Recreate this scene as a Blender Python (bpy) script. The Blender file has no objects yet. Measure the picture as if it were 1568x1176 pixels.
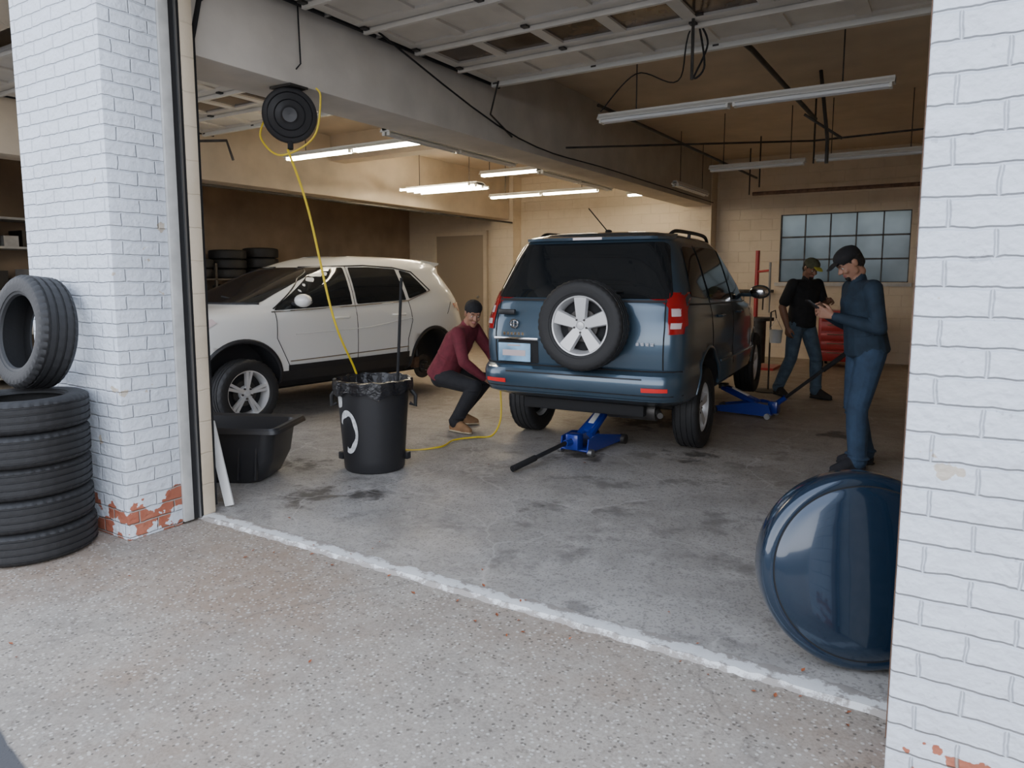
import bpy, bmesh, math, random
import numpy as np
from mathutils import Vector, Matrix, Euler
from mathutils.bvhtree import BVHTree
random.seed(7)
scene = bpy.context.scene
COL = scene.collection
V = Vector

# ---------------------------------------------------------------- materials
def mat(name, col, rough=0.6, metal=0.0, coat=0.0, spec=0.5, emis=None, estr=0.0, bump=0.0, bscale=40, var=0.0, vscale=8):
    m = bpy.data.materials.new(name); m.use_nodes = True
    nt = m.node_tree; b = nt.nodes['Principled BSDF']
    b.inputs['Base Color'].default_value = (*col, 1)
    b.inputs['Roughness'].default_value = rough
    b.inputs['Metallic'].default_value = metal
    b.inputs['Coat Weight'].default_value = coat
    b.inputs['Coat Roughness'].default_value = 0.06
    b.inputs['Specular IOR Level'].default_value = spec
    if emis:
        b.inputs['Emission Color'].default_value = (*emis, 1)
        b.inputs['Emission Strength'].default_value = estr
    tc = nt.nodes.new('ShaderNodeTexCoord')
    if var > 0:
        n = nt.nodes.new('ShaderNodeTexNoise'); n.inputs['Scale'].default_value = vscale; n.inputs['Detail'].default_value = 6
        nt.links.new(tc.outputs['Object'], n.inputs['Vector'])
        r = nt.nodes.new('ShaderNodeValToRGB')
        r.color_ramp.elements[0].position = .3; r.color_ramp.elements[1].position = .7
        r.color_ramp.elements[0].color = (*[max(0, c*(1-var)) for c in col], 1)
        r.color_ramp.elements[1].color = (*[min(1, c*(1+var)) for c in col], 1)
        nt.links.new(n.outputs['Fac'], r.inputs['Fac']); nt.links.new(r.outputs['Color'], b.inputs['Base Color'])
    if bump > 0:
        n2 = nt.nodes.new('ShaderNodeTexNoise'); n2.inputs['Scale'].default_value = bscale; n2.inputs['Detail'].default_value = 4
        nt.links.new(tc.outputs['Object'], n2.inputs['Vector'])
        bp = nt.nodes.new('ShaderNodeBump'); bp.inputs['Strength'].default_value = bump; bp.inputs['Distance'].default_value = 0.02
        nt.links.new(n2.outputs['Fac'], bp.inputs['Height']); nt.links.new(bp.outputs['Normal'], b.inputs['Normal'])
    return m

def N(nt, t, **kw):
    n = nt.nodes.new(t)
    for k, v in kw.items():
        if k in n.inputs: n.inputs[k].default_value = v
        else: setattr(n, k, v)
    return n
def math_n(nt, op, a, b=None, clamp=False):
    n = nt.nodes.new('ShaderNodeMath'); n.operation = op; n.use_clamp = clamp
    for i, x in enumerate((a, b)):
        if x is None: continue
        if isinstance(x, (int, float)): n.inputs[i].default_value = x
        else: nt.links.new(x, n.inputs[i])
    return n.outputs[0]
def mixc(nt, f, a, b):
    n = nt.nodes.new('ShaderNodeMix'); n.data_type = 'RGBA'
    for s, x in ((n.inputs[0], f), (n.inputs[6], a), (n.inputs[7], b)):
        if isinstance(x, (int, float)): s.default_value = x
        elif isinstance(x, tuple): s.default_value = (*x, 1)
        else: nt.links.new(x, s)
    return n.outputs[2]
def ramp(nt, fac, p0, p1, o0=0.0, o1=1.0):
    n = nt.nodes.new('ShaderNodeMapRange'); n.clamp = True
    n.inputs[1].default_value = p0; n.inputs[2].default_value = p1; n.inputs[3].default_value = o0; n.inputs[4].default_value = o1
    nt.links.new(fac, n.inputs[0]); return n.outputs[0]

def brick_mat(name, base, dirt, chip=True, bumpd=0.012, rowh=0.0775, bw=0.215, line=.14):
    m = bpy.data.materials.new(name); m.use_nodes = True; nt = m.node_tree; b = nt.nodes['Principled BSDF']
    tc = N(nt, 'ShaderNodeTexCoord'); sp = N(nt, 'ShaderNodeSeparateXYZ'); nt.links.new(tc.outputs['Object'], sp.inputs[0])
    nz = N(nt, 'ShaderNodeTexNoise', Scale=7.0, Detail=3.0); nt.links.new(tc.outputs['Object'], nz.inputs['Vector'])
    nz2 = N(nt, 'ShaderNodeTexNoise', Scale=22.0, Detail=2.0); nt.links.new(tc.outputs['Object'], nz2.inputs['Vector'])
    wob = math_n(nt, 'ADD', math_n(nt, 'MULTIPLY', math_n(nt, 'SUBTRACT', nz.outputs['Fac'], .5), .016), math_n(nt, 'MULTIPLY', math_n(nt, 'SUBTRACT', nz2.outputs['Fac'], .5), .010))
    xy = math_n(nt, 'ADD', sp.outputs[0], sp.outputs[1])
    cb = N(nt, 'ShaderNodeCombineXYZ'); nt.links.new(math_n(nt, 'ADD', xy, wob), cb.inputs[0]); nt.links.new(math_n(nt, 'ADD', sp.outputs[2], wob), cb.inputs[1])
    br = N(nt, 'ShaderNodeTexBrick', Scale=1.0); br.inputs['Brick Width'].default_value = bw; br.inputs['Row Height'].default_value = rowh
    br.inputs['Mortar Size'].default_value = .007; br.inputs['Mortar Smooth'].default_value = .9
    nt.links.new(cb.outputs[0], br.inputs['Vector'])
    n1 = N(nt, 'ShaderNodeTexNoise', Scale=2.2, Detail=8.0, Roughness=.65); nt.links.new(tc.outputs['Object'], n1.inputs['Vector'])
    n2 = N(nt, 'ShaderNodeTexNoise', Scale=45.0, Detail=5.0); nt.links.new(tc.outputs['Object'], n2.inputs['Vector'])
    c = mixc(nt, ramp(nt, n1.outputs['Fac'], .5, .85), base, dirt)
    c = mixc(nt, math_n(nt, 'MULTIPLY', br.outputs['Fac'], line), c, tuple(x*.6 for x in base))
    if chip:
        n3 = N(nt, 'ShaderNodeTexNoise', Scale=6.5, Detail=4.0, Roughness=.55); nt.links.new(tc.outputs['Object'], n3.inputs['Vector'])
        zz = ramp(nt, sp.outputs[2], .30, .13)
        k = math_n(nt, 'ADD', n3.outputs['Fac'], math_n(nt, 'MULTIPLY', zz, .215))
        msk = ramp(nt, k, .69, .70)
        n4 = N(nt, 'ShaderNodeTexNoise', Scale=12.0, Detail=4.0); nt.links.new(tc.outputs['Object'], n4.inputs['Vector'])
        red = mixc(nt, n4.outputs['Fac'], (.36, .09, .05), (.55, .22, .14))
        red = mixc(nt, br.outputs['Fac'], red, (.45, .40, .36))
        high = ramp(nt, sp.outputs[2], .5, .3)
        red = mixc(nt, high, (.62, .56, .47), red)
        c = mixc(nt, msk, c, red)
        n5 = N(nt, 'ShaderNodeTexNoise', Scale=30.0, Detail=3.0); nt.links.new(tc.outputs['Object'], n5.inputs['Vector'])
        c = mixc(nt, math_n(nt, 'MULTIPLY', ramp(nt, n5.outputs['Fac'], .70, .74), .35), c, (.30, .30, .32))
    nt.links.new(c, b.inputs['Base Color']); b.inputs['Roughness'].default_value = .62
    h = math_n(nt, 'SUBTRACT', math_n(nt, 'MULTIPLY', n2.outputs['Fac'], .45), br.outputs['Fac'])
    h = math_n(nt, 'ADD', h, math_n(nt, 'MULTIPLY', nz.outputs['Fac'], 1.4))
    h = math_n(nt, 'ADD', h, math_n(nt, 'MULTIPLY', nz2.outputs['Fac'], .8))
    bp = N(nt, 'ShaderNodeBump', Strength=.8, Distance=bumpd); nt.links.new(h, bp.inputs['Height']); nt.links.new(bp.outputs['Normal'], b.inputs['Normal'])
    return m

M_brick = brick_mat('painted_white_brick', (.76, .82, .90), (.66, .70, .76))
M_cream = brick_mat('cream_block', (.66, .56, .42), (.55, .45, .32), chip=False, bumpd=.004, rowh=.2, bw=.4, line=.14)
M_ceil = mat('ceiling_tan_paint', (.60, .50, .38), .8, bump=.15, bscale=12, var=.1, vscale=2)
M_beam = mat('beam_grey_paint', (.55, .51, .45), .7, bump=.1, bscale=15, var=.1, vscale=3)
M_brown = mat('brown_wall', (.30, .225, .155), .85, var=.2, vscale=2)

def ground_mat(name, outside):
    m = bpy.data.materials.new(name); m.use_nodes = True; nt = m.node_tree; b = nt.nodes['Principled BSDF']
    tc = N(nt, 'ShaderNodeTexCoord'); sp = N(nt, 'ShaderNodeSeparateXYZ'); nt.links.new(tc.outputs['Object'], sp.inputs[0])
    def noise(s, d=6.0, r=.6):
        n = N(nt, 'ShaderNodeTexNoise', Scale=s, Detail=d, Roughness=r); nt.links.new(tc.outputs['Object'], n.inputs['Vector']); return n.outputs['Fac']
    def vor(s):
        n = N(nt, 'ShaderNodeTexVoronoi', Scale=s); nt.links.new(tc.outputs['Object'], n.inputs['Vector'])
        h = N(nt, 'ShaderNodeSeparateColor'); nt.links.new(n.outputs['Color'], h.inputs[0]); return n, h
    def mul(a, k): return math_n(nt, 'MULTIPLY', a, k)
    if outside:
        v, hs = vor(120.0); v2, h2 = vor(62.0)
        c = mixc(nt, hs.outputs[0], (.285, .25, .21), (.385, .345, .295))
        c = mixc(nt, mul(ramp(nt, noise(.8, 4.0), .44, .62), .62), c, (.27, .175, .11))
        c = mixc(nt, mul(ramp(nt, noise(1.5, 5.0), .50, .34), .45), c, (.20, .185, .165))
        c = mixc(nt, mul(ramp(nt, noise(9.0, 8.0, .7), .45, .75), .5), c, (.44, .40, .345))
        pit = math_n(nt, 'MULTIPLY', ramp(nt, h2.outputs[1], .76, .78), ramp(nt, v2.outputs['Distance'], .42, .30))
        c = mixc(nt, mul(pit, .75), c, (.10, .085, .07))
        lt = math_n(nt, 'MULTIPLY', ramp(nt, h2.outputs[2], .80, .82), ramp(nt, v2.outputs['Distance'], .45, .33))
        c = mixc(nt, mul(lt, .7), c, (.58, .55, .50))
        c = mixc(nt, mul(ramp(nt, noise(34.0, 3.0), .60, .67), .6), c, (.16, .135, .11))
        e = math_n(nt, 'ADD', sp.outputs[1], math_n(nt, 'MULTIPLY', sp.outputs[0], .16)); e = math_n(nt, 'ADD', e, mul(noise(8.0), .03))
        c = mixc(nt, ramp(nt, e, .575, .565), c, (.075, .075, .08))
        hgt = math_n(nt, 'SUBTRACT', noise(70.0), mul(pit, .8)); dist = .0024; b.inputs['Roughness'].default_value = .8
    else:
        v, hs = vor(110.0)
        c = mixc(nt, ramp(nt, noise(1.3), .3, .7), (.26, .245, .225), (.44, .42, .39))
        c = mixc(nt, mul(ramp(nt, noise(5.0, 8.0, .7), .50, .70), .6), c, (.52, .50, .47))
        c = mixc(nt, mul(ramp(nt, noise(3.1, 7.0, .65), .54, .64), .65), c, (.14, .13, .12))
        c = mixc(nt, mul(ramp(nt, hs.outputs[1], .80, .86), .5), c, (.15, .14, .13))
        c = mixc(nt, mul(ramp(nt, noise(24.0, 5.0), .58, .66), .6), c, (.15, .14, .125))
        c = mixc(nt, mul(ramp(nt, sp.outputs[1], 4.5, 8.0), .55), c, (.36, .27, .175))  # warm lamp reflection painted into the floor colour, stronger towards the back
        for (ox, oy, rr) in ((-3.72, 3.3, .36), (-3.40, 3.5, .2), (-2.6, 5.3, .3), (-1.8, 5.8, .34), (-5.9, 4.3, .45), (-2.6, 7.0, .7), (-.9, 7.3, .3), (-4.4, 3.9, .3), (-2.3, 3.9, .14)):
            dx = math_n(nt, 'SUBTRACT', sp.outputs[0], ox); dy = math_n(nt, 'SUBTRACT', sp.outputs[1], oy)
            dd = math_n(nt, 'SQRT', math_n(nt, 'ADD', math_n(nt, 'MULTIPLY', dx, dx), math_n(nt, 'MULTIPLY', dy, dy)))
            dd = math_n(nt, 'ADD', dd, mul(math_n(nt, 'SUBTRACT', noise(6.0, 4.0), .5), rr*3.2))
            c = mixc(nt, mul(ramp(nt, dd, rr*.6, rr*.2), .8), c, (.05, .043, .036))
        hgt = noise(50.0); dist = .003
        nt.links.new(ramp(nt, noise(3.0), .3, .7, .42, .72), b.inputs['Roughness'])
    cr = N(nt, 'ShaderNodeTexVoronoi', Scale=.42 if outside else .9); cr.feature = 'DISTANCE_TO_EDGE'
    nn = N(nt, 'ShaderNodeTexNoise', Scale=2.0, Detail=8.0); nt.links.new(tc.outputs['Object'], nn.inputs['Vector'])
    mx = N(nt, 'ShaderNodeVectorMath', operation='MULTIPLY_ADD'); mx.inputs[1].default_value = (.5, .5, .5)
    nt.links.new(nn.outputs['Color'], mx.inputs[0]); nt.links.new(tc.outputs['Object'], mx.inputs[2]); nt.links.new(mx.outputs[0], cr.inputs['Vector'])
    ck = ramp(nt, cr.outputs['Distance'], .005 if outside else .010, 0.0)
    c = mixc(nt, mul(ck, .4), c, (.12, .105, .09) if outside else (.58, .56, .53))
    nt.links.new(c, b.inputs['Base Color'])
    bp = N(nt, 'ShaderNodeBump', Strength=.6, Distance=dist); nt.links.new(hgt, bp.inputs['Height']); nt.links.new(bp.outputs['Normal'], b.inputs['Normal'])
    return m
M_floor = ground_mat('garage_concrete', False)
M_drive = ground_mat('aggregate_concrete', True)

def paint_strip():
    m = bpy.data.materials.new('worn_white_paint'); m.use_nodes = True; nt = m.node_tree; b = nt.nodes['Principled BSDF']
    tc = N(nt, 'ShaderNodeTexCoord'); n = N(nt, 'ShaderNodeTexNoise', Scale=9.0, Detail=9.0, Roughness=.75); nt.links.new(tc.outputs['Object'], n.inputs['Vector'])
    sp = N(nt, 'ShaderNodeSeparateXYZ'); nt.links.new(tc.outputs['Object'], sp.inputs[0])
    e = math_n(nt, 'ABSOLUTE', math_n(nt, 'SUBTRACT', sp.outputs[1], 2.68)); k = math_n(nt, 'ADD', n.outputs['Fac'], math_n(nt, 'MULTIPLY', e, 3.6))
    c = mixc(nt, ramp(nt, k, .58, .66), (.78, .79, .78), (.36, .33, .30)); nt.links.new(c, b.inputs['Base Color'])
    b.inputs['Roughness'].default_value = .7
    bp = N(nt, 'ShaderNodeBump', Strength=.6, Distance=.006); nt.links.new(n.outputs['Fac'], bp.inputs['Height']); nt.links.new(bp.outputs['Normal'], b.inputs['Normal'])
    return m
M_strip = paint_strip()
def window_mat():
    m = bpy.data.materials.new('cloudy_window_glass'); m.use_nodes = True; nt = m.node_tree
    out = nt.nodes['Material Output']; b = nt.nodes['Principled BSDF']
    b.inputs['Base Color'].default_value = (.20, .24, .26, 1); b.inputs['Roughness'].default_value = .15
    tr = N(nt, 'ShaderNodeBsdfTranslucent')
    tc = N(nt, 'ShaderNodeTexCoord'); sp = N(nt, 'ShaderNodeSeparateXYZ'); nt.links.new(tc.outputs['Object'], sp.inputs[0])
    n = N(nt, 'ShaderNodeTexNoise', Scale=2.0, Detail=3.0); nt.links.new(tc.outputs['Object'], n.inputs['Vector'])
    k = math_n(nt, 'ADD', ramp(nt, n.outputs['Fac'], .3, .7, 0, .4), ramp(nt, sp.outputs[2], 1.9, 2.5, 0, .6))  # cloudy mottling, plus a paler tone towards the top
    c = mixc(nt, k, (.15, .17, .175), (.34, .37, .375)); nt.links.new(c, tr.inputs['Color'])
    mx = N(nt, 'ShaderNodeMixShader'); mx.inputs[0].default_value = .7
    nt.links.new(b.outputs[0], mx.inputs[1]); nt.links.new(tr.outputs[0], mx.inputs[2]); nt.links.new(mx.outputs[0], out.inputs[0]); return m
M_win = window_mat()

M_black = mat('black_plastic', (.018, .018, .020), .42)
M_blackm = mat('black_matte', (.012, .012, .013), .8)
M_liner = mat('bin_liner', (.012, .012, .014), .22, bump=.5, bscale=30)
M_rubber = mat('tyre_rubber', (.020, .020, .021), .62, bump=.1, bscale=80)
M_alloy = mat('alloy_silver', (.72, .72, .72), .32, metal=.35)
M_steel = mat('steel', (.35, .35, .35), .4, metal=.9)
M_darksteel = mat('dark_steel', (.08, .075, .07), .5, metal=.7, var=.3)
M_rust = mat('rusty_steel', (.14, .08, .05), .75, var=.4, vscale=20)
M_chrome = mat('chrome', (.75, .75, .76), .12, metal=1)
M_glass = mat('dark_car_glass', (.012, .014, .016), .05, spec=.6)
M_dglass = mat('door_glass', (.10, .065, .04), .15, spec=.5, var=.5, vscale=6)
M_red = mat('red_lens', (.36, .010, .013), .12, coat=1)
M_redrefl = mat('red_reflector', (.6, .02, .02), .25, emis=(1, .05, .05), estr=.15)  # faint emission stands in for light thrown back by the reflector
M_clear = mat('clear_lens', (.72, .60, .60), .15, coat=1)
M_blue = mat('jack_blue_paint', (.008, .028, .25), .3, coat=.6)
M_yellow = mat('yellow_hose', (.78, .58, .03), .45)
M_white = mat('white_paint', (.74, .74, .72), .5, var=.06)
M_doorp = mat('door_panel_paint', (.66, .62, .55), .55, var=.1, vscale=3)
M_fix = mat('fixture_enamel', (.70, .69, .64), .4)
M_tubeoff = mat('tube_off', (.75, .76, .76), .25)
M_tube = mat('tube_lit', (1, .95, .8), .3, emis=(1, .86, .64), estr=55.0)
M_wood = mat('weathered_wood', (.42, .38, .32), .7, var=.2, vscale=20)
M_trim = mat('grey_trim_paint', (.50, .50, .48), .6, var=.15, vscale=10)
M_redtool = mat('red_tool_paint', (.40, .03, .03), .35)
M_plate = mat('license_plate', (.28, .50, .74), .35, var=.45, vscale=6)

# ---------------------------------------------------------------- mesh builder
class MB:
    def __init__(s): s.bm = bmesh.new(); s.mats = []
    def mi(s, m):
        if m not in s.mats: s.mats.append(m)
        return s.mats.index(m)
    def add(s, vs, fs, m, M=None):
        M = M or Matrix.Identity(4); bv = [s.bm.verts.new(M @ V(v)) for v in vs]; out = []
        idx = s.mi(m)
        for f in fs:
            try: fc = s.bm.faces.new([bv[i] for i in f])
            except Exception: continue
            fc.material_index = idx; out.append(fc)
        return bv, out
    def box(s, c, sz, m, rot=None, bev=0.0, M=None):
        h = V(sz)/2
        vs = [(x*h.x, y*h.y, z*h.z) for x in (-1, 1) for y in (-1, 1) for z in (-1, 1)]
        fs = [(0, 1, 3, 2), (4, 6, 7, 5), (0, 4, 5, 1), (2, 3, 7, 6), (0, 2, 6, 4), (1, 5, 7, 3)]
        T = Matrix.Translation(V(c))
        if rot is not None:
            if isinstance(rot, tuple): rot = Euler(rot).to_matrix()
            T = T @ rot.to_4x4()
        if M is not None: T = M @ T
        bv, out = s.add(vs, fs, m, T)
        if bev > 0:
            es = list({e for f in out for e in f.edges})
            r = bmesh.ops.bevel(s.bm, geom=es, offset=bev, segments=2, affect='EDGES', profile=.5)
            for f in r['faces']: f.material_index = s.mi(m)
    def boxb(s, p0, p1, m, bev=0.0):
        p0, p1 = V(p0), V(p1); s.box((p0+p1)/2, [abs(a) for a in (p1-p0)], m, bev=bev)
    def tube(s, pts, r, m, seg=8, M=None, sm=0):
        pts = [V(p) for p in pts]
        if sm: pts = smooth_path(pts, sm)
        n = len(pts)
        rs = [r]*n if isinstance(r, (int, float)) else list(np.interp(np.linspace(0, 1, n), np.linspace(0, 1, len(r)), r))
        vs = []; fs = []; prev = None
        for i, p in enumerate(pts):
            t = (pts[min(i+1, n-1)]-pts[max(i-1, 0)]).normalized()
            if prev is None:
                a = V((0, 0, 1)) if abs(t.z) < .9 else V((1, 0, 0)); u = t.cross(a).normalized()
            else: u = (prev - t*prev.dot(t)).normalized()
            prev = u; w = t.cross(u)
            for k in range(seg):
                a = 2*math.pi*k/seg; vs.append(p + (u*math.cos(a)+w*math.sin(a))*rs[i])
        for i in range(n-1):
            for k in range(seg):
                k2 = (k+1) % seg; fs.append((i*seg+k, i*seg+k2, (i+1)*seg+k2, (i+1)*seg+k))
        fs.append(tuple(range(seg))[::-1]); fs.append(tuple(range((n-1)*seg, n*seg)))
        s.add(vs, fs, m, M)
    def lathe(s, prof, m, M=None, seg=48, closed=False, mod=None, mats=None):
        n = len(prof); vs = []
        for k in range(seg):
            a = 2*math.pi*k/seg
            for j, (r, h) in enumerate(prof):
                rr, hh = (r, h) if mod is None else mod(k, j, r, h)
                vs.append((rr*math.cos(a), rr*math.sin(a), hh))
        jn = n if closed else n-1
        groups = {}
        for k in range(seg):
            k2 = (k+1) % seg
            for j in range(jn):
                j2 = (j+1) % n; mm = mats[j] if mats else m
                groups.setdefault(s.mi(mm), []).append((k*n+j, k2*n+j, k2*n+j2, k*n+j2))
        bv, out = s.add(vs, [], m, M)
        for gi, g in groups.items():
            for f in g:
                try:
                    fc = s.bm.faces.new([bv[i] for i in f]); fc.material_index = gi
                except Exception: pass
    def plate(s, pts, th, m, M=None):
        n = len(pts); vs = [(x, y, 0) for x, y in pts]+[(x, y, th) for x, y in pts]
        fs = [tuple(range(n))[::-1], tuple(range(n, 2*n))]+[(i, (i+1) % n, n+(i+1) % n, n+i) for i in range(n)]
        s.add(vs, fs, m, M)
    def ball(s, c, r, m, M=None, seg=16):
        r = (r, r, r) if isinstance(r, (int, float)) else r
        vs = []; fs = []; rg = seg//2
        for i in range(1, rg):
            for k in range(seg):
                a = math.pi*i/rg; b = 2*math.pi*k/seg
                vs.append((c[0]+r[0]*math.sin(a)*math.cos(b), c[1]+r[1]*math.sin(a)*math.sin(b), c[2]+r[2]*math.cos(a)))
        for i in range(rg-2):
            for k in range(seg):
                fs.append((i*seg+k, (i+1)*seg+k, (i+1)*seg+(k+1) % seg, i*seg+(k+1) % seg))
        vs.append((c[0], c[1], c[2]+r[2])); vs.append((c[0], c[1], c[2]-r[2])); t = len(vs)-2
        for k in range(seg):
            fs.append((t, k, (k+1) % seg)); fs.append((t+1, (rg-2)*seg+(k+1) % seg, (rg-2)*seg+k))
        s.add(vs, fs, m, M)
    def panel(s, pts, mp, m, step=.06, rnd=0.0):
        if rnd: pts = round_poly(pts, rnd)
        b = bmesh.new(); b.faces.new([b.verts.new((x, y, 0)) for x, y in pts])
        xs = [p[0] for p in pts]; ys = [p[1] for p in pts]
        for ax, lo, hi in ((0, min(xs), max(xs)), (1, min(ys), max(ys))):
            k = math.floor(lo/step)*step+step
            while k < hi:
                co = [0, 0, 0]; no = [0, 0, 0]; co[ax] = k; no[ax] = 1
                bmesh.ops.bisect_plane(b, geom=b.verts[:]+b.edges[:]+b.faces[:], plane_co=co, plane_no=no); k += step
        b.verts.index_update()
        vs = [mp(v.co.x, v.co.y) for v in b.verts]; fs = [tuple(v.index for v in f.verts) for f in b.faces]; b.free()
        s.add(vs, fs, m)
    def finish(s, name, parent=None, sharp=.6, M=None, normals=True):
        if normals: bmesh.ops.recalc_face_normals(s.bm, faces=s.bm.faces[:])
        for f in s.bm.faces: f.smooth = True
        for e in s.bm.edges:
            if len(e.link_faces) == 2 and e.calc_face_angle(0) > sharp: e.smooth = False
        me = bpy.data.meshes.new(name); s.bm.to_mesh(me); s.bm.free()
        for m in s.mats: me.materials.append(m)
        o = bpy.data.objects.new(name, me); COL.objects.link(o)
        if M is not None: o.matrix_world = M
        if parent: o.parent = parent
        return o
def smooth_path(pts, k):
    out = []
    P = [pts[0]]+pts+[pts[-1]]
    for i in range(1, len(P)-2):
        for j in range(k):
            t = j/k; p0, p1, p2, p3 = P[i-1:i+3]
            out.append(.5*((2*p1)+(p2-p0)*t+(2*p0-5*p1+4*p2-p3)*t*t+(3*p1-p0-3*p2+p3)*t**3))
    out.append(pts[-1]); return out
def round_poly(pts, r, k=4):
    out = []; n = len(pts)
    for i in range(n):
        p, a, b = V(pts[i]), V(pts[i-1]), V(pts[(i+1) % n])
        da = (a-p); db = (b-p); rr = min(r, da.length*.45, db.length*.45)
        s, e = p+da.normalized()*rr, p+db.normalized()*rr
        for j in range(k+1):
            t = j/k; q = s*(1-t)**2+p*2*t*(1-t)+e*t*t; out.append((q.x, q.y))
    return out
def empty(name, loc=(0, 0, 0), rz=0):
    e = bpy.data.objects.new(name, None); COL.objects.link(e); e.location = loc; e.rotation_euler = (0, 0, math.radians(rz)); e.empty_display_size = .1
    return e
def axisM(loc, zaxis, spin=0, xhint=None):
    z = V(zaxis).normalized(); h = V(xhint) if xhint else (V((0, 0, 1)) if abs(z.z) < .95 else V((1, 0, 0)))
    x = h.cross(z).normalized() if xhint is None else (h-z*h.dot(z)).normalized(); y = z.cross(x)
    return Matrix.Translation(V(loc)) @ Matrix((x, y, z)).transposed().to_4x4() @ Matrix.Rotation(spin, 4, 'Z')

# ---------------------------------------------------------------- building shell
CE = 3.75; YB = 14.0; XR = 1.4; XL = -11.8; YF = 2.7
def simple(name, boxes, m, bev=0):
    b = MB()
    for p0, p1 in boxes: b.boxb(p0, p1, m, bev)
    return b.finish(name)
simple('floor', [((XL, 2.66, -.2), (XR, YB, 0))], M_floor)
simple('driveway', [((-40, -40, -.3), (40, 2.66, -.015))], M_drive)
b = MB()
for xa, xb in ((-3.99, -.10), (-8.85, -4.92)):
    n = int((xb-xa)/.03); vs = []; fs = []
    for i in range(n+1):
        x = xa+(xb-xa)*i/n; w0 = random.uniform(-.008, .008); w1 = random.uniform(-.012, .012)
        vs += [(x, 2.63+w0, -.016), (x, 2.650+w0, .003), (x, 2.73+w1, .004), (x, 2.75+w1, -.003)]
    for i in range(n):
        for j in range(3): fs.append((i*4+j, i*4+j+1, i*4+5+j, i*4+4+j))
    b.add(vs, fs, M_strip)
b.finish('trim_threshold')
simple('ceiling', [((XL-.2, 2.2, CE), (XR+.2, YB+.2, CE+.2))], M_ceil)
simple('brick_pillar', [((-4.92, 2.18, -.015), (-3.97, 2.52, 4.2))], M_brick, .008)
simple('brick_pillar.001', [((-.095, 2.18, -.015), (3.6, 2.52, 4.2))], M_brick, .008)
simple('brick_pillar.002', [((-9.7, 2.18, -.015), (-8.85, 2.52, 4.2))], M_brick, .008)
simple('wall_front', [((-16, 2.2, 3.35), (3.6, 2.7, 4.4)), ((-4.90, 2.52, 0), (-4.08, 2.74, 3.4)), ((.02, 2.52, 0), (3.5, 2.74, 3.4)), ((-12, 2.52, 0), (-8.95, 2.74, 3.4)), ((-16, 2.2, 0), (-9.7, 2.52, 3.4))], M_cream)
wx0, wx1, wz0, wz1 = -2.85, -.72, 1.42, 2.66
simple('wall_back', [((XL, YB, 0), (wx0, YB+.2, CE)), ((wx1, YB, 0), (XR, YB+.2, CE)), ((wx0, YB, 0), (wx1, YB+.2, wz0)), ((wx0, YB, wz1), (wx1, YB+.2, CE))], M_cream)
simple('wall_right', [((XR, 2.7, 0), (XR+.2, YB+.2, CE))], M_cream)
simple('wall_left', [((XL-.2, 2.7, 0), (XL, YB+.2, CE))], M_brown)
b = MB()
b.box(((wx0+wx1)/2, YB+.1, (wz0+wz1)/2), (wx1-wx0, .01, wz1-wz0), M_win)
for i in range(6):
    x = wx0+(wx1-wx0)*i/5; b.box((x, YB+.06, (wz0+wz1)/2), (.035 if i in (0, 5) else .02, .05, wz1-wz0), M_darksteel)
for i in range(4):
    z = wz0+(wz1-wz0)*i/3; b.box(((wx0+wx1)/2, YB+.06, z), (wx1-wx0, .05, .03), M_darksteel)
b.box(((wx0+wx1)/2, YB-.02, wz0-.04), (wx1-wx0+.12, .1, .06), M_trim)
b.finish('window_1')
simple('trim_pilaster', [((-4.6, YB-.35, 0), (-4.05, YB, CE)), ((-9.1, YB-.35, 0), (-8.5, YB, CE))], M_cream)
simple('ceiling_beam', [((-4.55, 2.76, 2.86), (-4.06, YB-.36, CE))], M_beam, .01)
simple('ceiling_beam.001', [((-9.0, 2.76, 2.80), (-8.6, YB-.36, CE))], mat('beam_tan_paint', (.60, .51, .39), .75, var=.1, vscale=3), .01)
simple('ceiling_beam.002', [((-8.6, 8.3, 3.35), (-4.55, 8.6, CE)), ], M_ceil)
b = MB(); b.boxb((-10.9, YB-.05, 0), (-9.5, YB-.01, 2.5), mat('brown_door', (.36, .29, .21), .6))
for p0, p1 in (((-11.0, YB-.08, 0), (-10.9, YB, 2.6)), ((-9.5, YB-.08, 0), (-9.4, YB, 2.6)), ((-10.9, YB-.08, 2.5), (-9.5, YB, 2.6))): b.boxb(p0, p1, M_cream)
b.ball((-9.65, YB-.09, 1.05), .035, M_steel); b.finish('door_1')

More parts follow.
